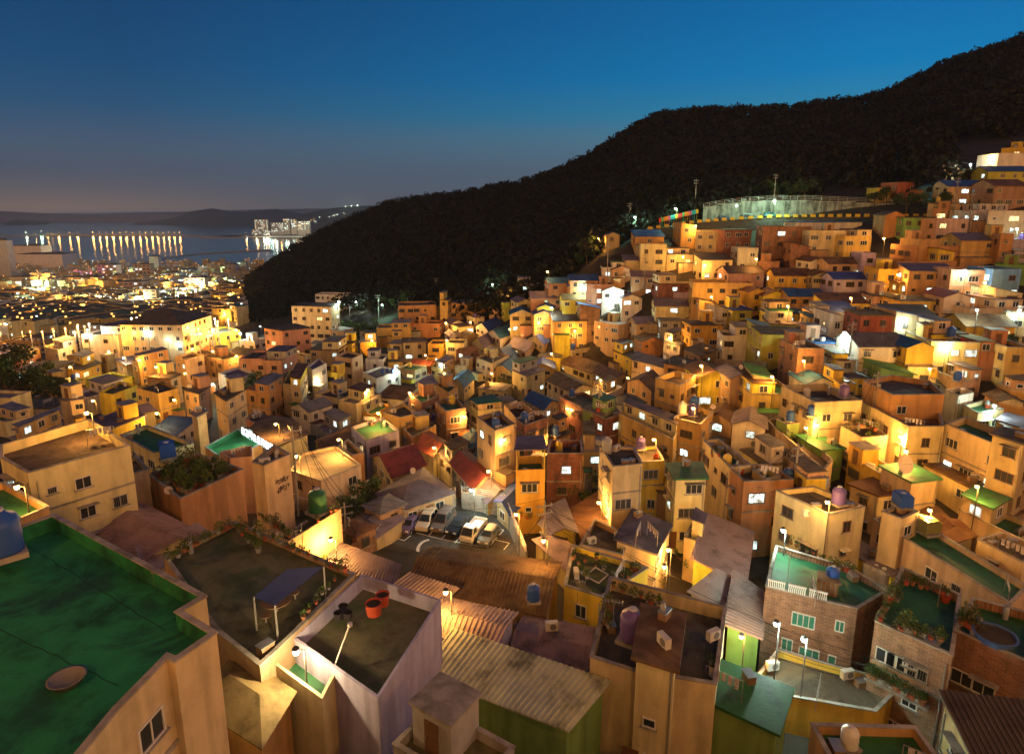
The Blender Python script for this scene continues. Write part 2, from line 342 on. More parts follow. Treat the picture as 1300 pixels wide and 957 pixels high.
# ------------------------------------------------------------------ trees that stand alone: prototypes of trunk + crown
def tree_proto(k):
    r = np.random.default_rng(20+k); nb = 7+k
    cc = np.stack([r.normal(0,1.25,nb), r.normal(0,1.25,nb), r.uniform(2.6,5.2,nb)], 1)
    v = leafmass(cc, r.uniform(.8,1.5,nb), 150, .2, r)
    crown = quadmesh('crown', v, M_leaf)
    q = MB(); q.tube((0,0,-1),(0.1,0,2.4), .2, 8, 0, .13)
    for c in cc: q.tube((.1,0,2.2), tuple(c), .09, 5, 0, .03)
    return q.mesh('trunk', M_bark), crown
TP = [tree_proto(k) for k in range(4)]
def tree(p, s=1.0, look='leafy green tree', name='tree', group=None):
    a, b = TP[random.randrange(4)]
    o = empty(name, p, random.random()*6); o.scale = (s*random.uniform(.9,1.15), s*random.uniform(.9,1.15), s)
    link('trunk', a, o); link('crown', b, o)
    return thing(o, look, 'tree', group=group)
# ------------------------------------------------------------------ windows and doors (shared meshes)
def win_mesh(w, h, lit, frame, panes=2):
    q = MB(); t = .07
    q.box((0,.03,h/2), (w+.1,.08,t), mi=0); q.box((0,.03,-h/2), (w+.1,.08,t), mi=0)
    for s in (-1,1): q.box((s*w/2,.03,0), (t,.08,h-t-.004), mi=0)
    for k in range(1, panes): q.box((-w/2+w*k/panes,.025,0), (.05,.05,h-t-.004), mi=0)
    fr = q.mesh('window', [frame])
    q = MB(); q.quad([(-w/2,.012,-h/2),(w/2,.012,-h/2),(w/2,.012,h/2),(-w/2,.012,h/2)]); g = q.mesh('pane', [lit])
    q = MB(); q.box((0,.08,-h/2-.06),(w+.3,.16,.06)); s_ = q.mesh('sill', [M_conc])
    return fr, g, s_
WIN = {}
for si, (w, h, p) in enumerate([(1.2,1.0,2),(1.8,1.1,3),(.7,.55,1),(.9,1.1,2)]):
    for li, lm in enumerate((M_dark, M_lit, M_litw)):
        for fi, fm in enumerate((M_frame, M_frameb)): WIN[si,li,fi] = win_mesh(w, h, lm, fm, p)
WW = [1.2,1.8,.7,.9]
GRL = {}
for _i, (_w, _h) in enumerate([(1.2,1.0),(1.8,1.1),(.7,.55),(.9,1.1)]):
    q = MB()
    for _k in range(int(_w/.15)): q.box((-_w/2+.08+_k*.15,.13,0),(.025,.025,_h+.1))
    q.box((0,.13,_h/2),(_w+.1,.03,.03)); q.box((0,.13,-_h/2),(_w+.1,.03,.03)); g1_ = q.mesh('window_grille', [M_frame]); g1_.materials[0] = M_metal
    q = MB(); q.box((0,.3,_h/2+.18),(_w+.4,.6,.05)); GRL[_i] = (g1_, q.mesh('awning', [M_conc]))
def add_window(root, x, y, z, rz, si, li, fi, dist):
    rl = root.location; fr, g, s_ = WIN[si,li,fi]
    o = link('window', fr, root, (x-rl[0], y-rl[1], z-rl[2]), rz); link('pane', g, o)
    if dist < 85: link('sill', s_, o)
    if dist < 110 and random.random() < .3: link('window_grille', GRL[si][0], o)
    if dist < 140 and random.random() < .22: link('awning', GRL[si][1], o)
    return o
def door_mesh():
    q = MB(); q.box((0,.03,1.0),(1.0,.07,2.0)); a = q.mesh('door', M_door)
    q = MB(); q.box((.35,.09,1.0),(.05,.06,.16)); return a, q.mesh('handle', M_metal)
DOOR = door_mesh()
# ------------------------------------------------------------------ house builder
def ccw(p):
    a = sum(p[i][0]*p[(i+1)%len(p)][1]-p[(i+1)%len(p)][0]*p[i][1] for i in range(len(p)))
    return p if a > 0 else p[::-1]
def inset(poly, t):
    n = len(poly); out = []
    for i in range(n):
        a, b, c = [Vector(poly[j % n][:2]) for j in (i-1, i, i+1)]
        d1 = (b-a).normalized(); d2 = (c-b).normalized(); n1 = Vector((-d1.y, d1.x)); n2 = Vector((-d2.y, d2.x))
        m = (n1+n2); k = m.length
        m = n1 if k < .2 else m/k
        out.append(tuple(b + m*(t/max(.35, m.dot(n1)))))
    return out
def inside(poly, x, y):
    r = False; n = len(poly)
    for i in range(n):
        (x1,y1), (x2,y2) = poly[i][:2], poly[(i+1)%n][:2]
        if (y1 > y) != (y2 > y) and x < (x2-x1)*(y-y1)/(y2-y1)+x1: r = not r
    return r
HOUSES = []
HG = {}
def reg(poly, z):
    xs = [p[0] for p in poly]; ys = [p[1] for p in poly]
    for i in range(int(min(xs)//8), int(max(xs)//8)+1):
        for j in range(int(min(ys)//8), int(max(ys)//8)+1): HG.setdefault((i,j), []).append((poly, z))
def surf(x, y):
    z = zt(x, y)
    for poly, h in HG.get((int(x//8), int(y//8)), ()):
        if h > z and inside(poly, x, y): z = h
    return z
def house(poly, ztop, h, wk='c', rs='F', rk='n', lit=0, nw=False, base=None, look=None, par=.55, name=None, ridge=0, zlow=None, cat='house', wmat=None, rmat=None, floor=None, nolit=False, parin=False, annex=False, step=False):
    poly = ccw([tuple(p[:2]) for p in poly]); n = len(poly)
    cx = sum(p[0] for p in poly)/n; cyy = sum(p[1] for p in poly)/n
    zg = min(zt(*p) for p in poly)-.6; zb = min(zg, ztop-h) if zlow is None else zlow
    pr = proj((cx, cyy, ztop)); dist = pr[2]
    nm = name or {'F':'flat_roofed_house','T':'flat_roofed_house','S':'slab_roofed_house','G':'gabled_house','H':'hip_roofed_house','L':'sloped_roof_house','C':'corrugated_roof_house'}[rs]
    zt0 = ztop
    if step: ztop -= 1.2; h -= 1.2
    root = empty(nm, (cx, cyy, ztop-h)); rl = root.location
    wm = wmat or wallmat(wk); L = [(p[0]-cx, p[1]-cyy) for p in poly]
    dz = lambda z: z-rl[2]
    pitched = rs in 'GHLC'; rm = rmat or roofmat(rk, pitched and rs != 'C')
    q = MB()
    if rs in 'FT':
        ph = par if rs == 'F' else max(par, 1.0)
        zf = ztop-ph; inn = inset(L, .16)
        q.prism(L, dz(zb), dz(ztop), cap=False)
        for i in range(n):
            j = (i+1)%n
            q.quad([(*L[i],dz(ztop)),(*L[j],dz(ztop)),(*inn[j],dz(ztop)),(*inn[i],dz(ztop))])
            q.quad([(*inn[i],dz(ztop)),(*inn[j],dz(ztop)),(*inn[j],dz(zf)),(*inn[i],dz(zf))], 1 if parin else 0)
        q.build('wall', [wm, rm], root)
        q = MB(); in2 = inset(L, .17); q.prism(in2, dz(zf)-.15, dz(zf)+.01); q.build('roof', [floor or rm], root)
        if dist < 120 and rs == 'F':   # coping
            q = MB(); o1 = inset(L, -.05); o2 = inset(L, .21)
            for i in range(n):
                j = (i+1)%n
                q.quad([(*o1[i],dz(ztop)+.06),(*o1[j],dz(ztop)+.06),(*o2[j],dz(ztop)+.06),(*o2[i],dz(ztop)+.06)])
                q.quad([(*o1[i],dz(ztop)-.02),(*o1[j],dz(ztop)-.02),(*o1[j],dz(ztop)+.06),(*o1[i],dz(ztop)+.06)])
                q.quad([(*o2[j],dz(ztop)+.003),(*o2[i],dz(ztop)+.003),(*o2[i],dz(ztop)+.06),(*o2[j],dz(ztop)+.06)])
            q.build('coping', [M_conc], root)
        wtop = zf
    elif rs == 'S':
        q.prism(L, dz(zb), dz(ztop)-.2, cap=True); q.build('wall', [wm], root)
        q = MB(); q.prism(inset(L, -.3), dz(ztop)-.198, dz(ztop)); q.build('roof', [rm], root); wtop = ztop-.2; zf = ztop
    else:
        # four-cornered plan: ridge runs parallel to edge 0-1 of the sorted quad (or 1-2 with ridge=1)
        Q = L[:4] if n >= 4 else L+[L[-1]]
        e0 = math.hypot(Q[1][0]-Q[0][0], Q[1][1]-Q[0][1]); e1 = math.hypot(Q[2][0]-Q[1][0], Q[2][1]-Q[1][1])
        if (e0 < e1) != bool(ridge): Q = Q[1:]+Q[:1]; e0, e1 = e1, e0
        rise = {'G': .40, 'C': .2, 'H': .38, 'L': .20}[rs]*e1/ (1 if rs == 'L' else 2)
        ze = dz(ztop)-(rise if rs != 'L' else rise)
        zt_ = dz(ztop)
        M = lambda a, b, t=.5: (a[0]+(b[0]-a[0])*t, a[1]+(b[1]-a[1])*t)
        q.prism(Q, dz(zb), ze, cap=True)
        m1 = M(Q[1], Q[2]); m0 = M(Q[0], Q[3])
        if rs in 'GC':
            q.quad([(*Q[1],ze),(*Q[2],ze),(*m1,zt_-.02)], 0, [(0,0),(e1,0),(e1/2,rise)]); q.quad([(*Q[3],ze),(*Q[0],ze),(*m0,zt_-.02)], 0, [(0,0),(e1,0),(e1/2,rise)])
        if rs == 'L':
            q.quad([(*Q[1],ze),(*Q[2],ze),(*Q[2],zt_-.03)]); q.quad([(*Q[3],ze),(*Q[0],ze),(*Q[3],zt_-.03)]); q.quad([(*Q[2],ze),(*Q[3],ze),(*Q[3],zt_-.03),(*Q[2],zt_-.03)])
        q.build('wall', [wm], root)
        O = inset(Q, -.35); th = .1; q = MB(); dr = .35*rise/(e1/2 if rs != 'L' else e1)
        def slope(a, b, c, d, uvL, uvW):  # a,b eave; c,d ridge
            up = [a, b, c, d]; dn = [(p[0],p[1],p[2]-th) for p in up]
            q.quad(up, 0, [(0,0),(uvL,0),(uvL,uvW),(0,uvW)]); q.quad(dn[::-1], 0)
            for i in range(len(up)): j = (i+1)%len(up); q.quad([dn[i],dn[j],up[j],up[i]])
        def ribs(a, b, c, d, pitch=.33):
            A, B, Cc, Dd = map(Vector, (a,b,c,d)); Lr = (B-A).length; k = max(2, int(Lr/pitch)); nn = (B-A).cross(Dd-A).normalized()*.07
            if nn.z < 0: nn = -nn
            for i in range(k):
                t0, t1 = (i+.0)/k, (i+.28)/k; p0, p1 = A.lerp(B,t0), A.lerp(B,t1); r0, r1 = Dd.lerp(Cc,t0), Dd.lerp(Cc,t1)
                q.quad([p0+nn,p1+nn,r1+nn,r0+nn]); q.quad([p0,p0+nn,r0+nn,r0]); q.quad([p1+nn,p1,r1,r1+nn]); q.quad([p0,p1,p1+nn,p0+nn])
        if rs in 'GC':
            oa, ob = M(O[0],O[3]), M(O[1],O[2])
            s1 = [(*O[0],ze-dr+.1),(*O[1],ze-dr+.1),(*ob,zt_+.1),(*oa,zt_+.1)]; s2 = [(*O[2],ze-dr+.1),(*O[3],ze-dr+.1),(*oa,zt_+.1),(*ob,zt_+.1)]
            slope(*s1, e0, e1/2); slope(*s2, e0, e1/2)
            if rs == 'C' or (rk in 'sp' and dist < 110): ribs(*s1); ribs(*s2)
        elif rs == 'L':
            s1 = [(*O[0],ze-dr+.1),(*O[1],ze-dr+.1),(*O[2],zt_+dr+.1),(*O[3],zt_+dr+.1)]; slope(*s1, e0, e1)
            if dist < 110: ribs(*s1)
        else:
            k = min(.5, e1/2/max(e0,.1)) if e0 > e1 else .4
            ra, rb = M(M(O[0],O[3]), M(O[1],O[2]), k), M(M(O[0],O[3]), M(O[1],O[2]), 1-k); E = ze-dr+.1
            slope((*O[0],E),(*O[1],E),(*rb,zt_+.1),(*ra,zt_+.1),e0,e1/2); slope((*O[2],E),(*O[3],E),(*ra,zt_+.1),(*rb,zt_+.1),e0,e1/2)
            for a, b, c in ((O[1],O[2],rb),(O[3],O[0],ra)):
                q.quad([(*a,E),(*b,E),(*c,zt_+.1)], 0, [(0,0),(e1,0),(e1/2,e1/2)])
        q.build('roof', [rm], root); wtop = ze+rl[2]; zf = wtop
    # openings on every wall the viewpoint side can see
    if annex:
        es_ = []
        for i in range(n):
            a, b = Vector(poly[i]), Vector(poly[(i+1)%n]); e = b-a; nn = Vector((e.y,-e.x)).normalized(); es_.append((nn.dot(-((a+b)/2).normalized())*min(e.length,7), a, e, nn))
        _, a, e, nn = max(es_, key=lambda t: t[0]); w_ = random.uniform(.3,.6); t0 = random.choice((0.02, .98-w_)); dpt = random.uniform(1.1,2.2); hh_ = (wtop-(ztop-h))*random.uniform(.38,.6)
        z1 = ztop-h+hh_; p0 = a+e*t0+nn*.003; p1 = a+e*(t0+w_)+nn*.003; A_ = [tuple(p-Vector((cx,cyy))) for p in (p0, p1, p1+nn*dpt, p0+nn*dpt)]
        if z1 > zt(*(p0+nn))+.8:
            q = MB(); q.prism(ccw(A_), dz(zb), dz(z1)); ax = q.build('annex', [wallmat(random.choice('coytpg'))], root); q = MB(); q.prism(ccw(inset(ccw(A_), -.15)), dz(z1)+.003, dz(z1)+.1); q.build('annex_roof', [roofmat(random.choice('nnvkgs'))], ax)
    if step:
        bl = lambda u, v: tuple((Vector(poly[0]).lerp(Vector(poly[1]), u)).lerp(Vector(poly[3]).lerp(Vector(poly[2]), u), v))
        k_ = random.choice(((.0,.5,.0,1),(.45,1,.0,1),(.0,1,.45,1),(.3,1,.3,1),(.0,.6,.4,1))); u0,u1,v0,v1 = [min(.985, max(.015, t)) for t in k_]
        U = ccw([bl(u0,v0), bl(u1,v0), bl(u1,v1), bl(u0,v1)]); Ul = [(p[0]-cx, p[1]-cyy) for p in U]; hu = random.uniform(1.9,2.3)
        q = MB(); q.prism(Ul, dz(zf)+.005, dz(zf)+hu); us = q.build('upper_storey', [wallmat(wk if random.random() < .6 else random.choice('cotywg'))], root)
        q = MB(); q.prism(inset(Ul, -.2), dz(zf)+hu+.003, dz(zf)+hu+.13); q.build('upper_roof', [roofmat(random.choice('nvkscg'))], us); reg(U, zf+hu)
        for i in range(4):
            a, b = Vector(U[i]), Vector(U[(i+1)%4]); e = b-a; nn = Vector((e.y,-e.x)).normalized(); m_ = (a+b)/2
            if e.length > 1.6 and nn.dot(-m_.normalized()) > .25:
                for w in range(max(1, int(e.length/2.6))):
                    c_ = a+e*((w+.5)/max(1, int(e.length/2.6)))+nn*.005; add_window(root, c_.x, c_.y, zf+hu*.58, math.atan2(e.y,e.x)+math.pi, 2 if e.length < 2.4 else 0, 0 if random.random() < .85 else 1, 0, dist)
    nwin = 0; litleft = lit; storeys = max(1, int(round((wtop-(ztop-h))/2.75)))
    cand = []
    if not nw:
        for i in range(n):
            a, b = poly[i], poly[(i+1)%n]; ex, ey = b[0]-a[0], b[1]-a[1]; Le = math.hypot(ex, ey)
            if Le < 1.9: continue
            nx, ny = ey/Le, -ex/Le; mxx, myy = (a[0]+b[0])/2, (a[1]+b[1])/2
            if nx*-mxx+ny*-myy <= .12*math.hypot(mxx, myy): continue
            rz = math.atan2(ey, ex)+math.pi
            fi = 0 if random.random() < .55 else 1
            for s in range(min(storeys, 5)):
                z = wtop-1.25-2.75*s
                if z < zt(mxx+nx, myy+ny)+.7: break
                k = max(1, int(Le/2.4)); si = random.choice((0,0,1,3,3)); 
                for w in range(k):
                    if random.random() < (.22 if Le < 12 else .12): continue
                    s2 = si if random.random() < .7 else random.randrange(4); 
                    if Le/k < WW[s2]+.5: s2 = 2
                    t = (w+.5+random.uniform(-.12,.12))/k
                    cand.append((a[0]+ex*t+nx*.005, a[1]+ey*t+ny*.005, z+random.uniform(-.05,.1), rz, s2, fi))
            if dist < 95 and random.random() < .5:   # rain pipe down the wall
                t = random.choice((.06,.94)); q = MB(); px_, py_ = a[0]+ex*t+nx*.07-cx, a[1]+ey*t+ny*.07-cyy
                q.tube((px_,py_,dz(wtop)),(px_,py_,dz(zb)), .05, 6); q.build('downpipe', [M_metal], root)
            if dist < 150 and wtop-(ztop-h) > 4.5 and random.random() < .45:  # storey band
                q = MB(); q.box((mxx+nx*.04-cx, myy+ny*.04-cyy, dz(wtop-2.7)), (Le-.02,.1,.18), math.atan2(ey,ex)); q.build('storey_band', [M_conc], root)
    li = random.sample(range(len(cand)), min(lit, len(cand))) if lit else ([random.randrange(len(cand))] if cand and not nolit and random.random() < .3 else [])
    for k, (x,y,z,rz,s2,fi) in enumerate(cand):
        l = 0
        if k in li: l = 1 if random.random() < .75 else 2; s2 = random.choice((0,0,1)) if dist < 1e9 and s2 != 2 else s2
        add_window(root, x, y, z, rz, s2, l, fi, dist)
    if dist < 130 and not nw and cand and random.random() < .6:
        x,y,z,rz,_,_ = cand[-1]; t = min(storeys,5)
        zz = wtop-2.75*storeys+.1
        if zz > zt(x,y)-.5 and zz < z-1.4:
            d_ = link('door', DOOR[0], root, (x+math.cos(rz)*1.4-cx, y+math.sin(rz)*1.4-cyy, zz-rl[2]), rz); link('handle', DOOR[1], d_)
    lk = look
    if not lk:
        sw = {1:'single-storey',2:'two-storey'}.get(storeys, 'tall' if storeys > 2 else 'low')
        rf = {'F':'flat roof','T':'walled roof terrace','S':'slab roof','G':'gable roof','H':'hipped roof','L':'sloping roof','C':'corrugated roof'}[rs]
        lk = f"{sw} {WALLN[wk]} house with {ROOFN[rk]} {rf}"
    o = thing(root, lk, cat, at=(cx, cyy, ztop), group='houses of the hillside village' if cat == 'house' else None)
    H = dict(root=root, poly=poly, ztop=ztop, zf=zf, dist=dist, rs=rs, look=lk, wk=wk, c=(cx,cyy), h=h, zb=zb)
    HOUSES.append(H); reg(poly, ztop); return H
def rooftop_room(H, t=.5, s=.5, w=2.4, hh=2.3):
    poly = H['poly']; cx, cyy = H['c']; a, b = poly[0], poly[1]; rz = math.atan2(b[1]-a[1], b[0]-a[0])
    vx, vy = max(poly, key=lambda p: p[1]+ (p[0] if t > .5 else -p[0])); x = cx+(vx-cx)*s; y = cyy+(vy-cyy)*s
    q = MB(); rl = H['root'].location
    q.box((x-rl[0], y-rl[1], H['zf']+hh/2-rl[2]), (w, w*.9, hh), rz); o = q.build('rooftop_room', [wallmat(H['wk'])], H['root'])
    q = MB(); q.box((x-rl[0], y-rl[1], H['zf']+hh+.06-rl[2]), (w+.3, w*.9+.3, .12), rz); q.build('roof_slab', [M_conc], o)
    reg([(x-w/2,y-w/2),(x+w/2,y-w/2),(x+w/2,y+w/2),(x-w/2,y+w/2)], H['zf']+hh)
    nx, ny = math.sin(rz), -math.cos(rz)
    if nx*-x+ny*-y < 0: nx, ny = -nx, -ny; rz += math.pi
    d_ = link('door', DOOR[0], o, (x+nx*(w*.45+.01)-rl[0], y+ny*(w*.45+.01)-rl[1], H['zf']+.05-rl[2]), rz+math.pi, (.8,1,.9)); link('handle', DOOR[1], d_)
    o2 = H.setdefault('rooms', []); o2.append((x, y, H['zf']+hh+.12))
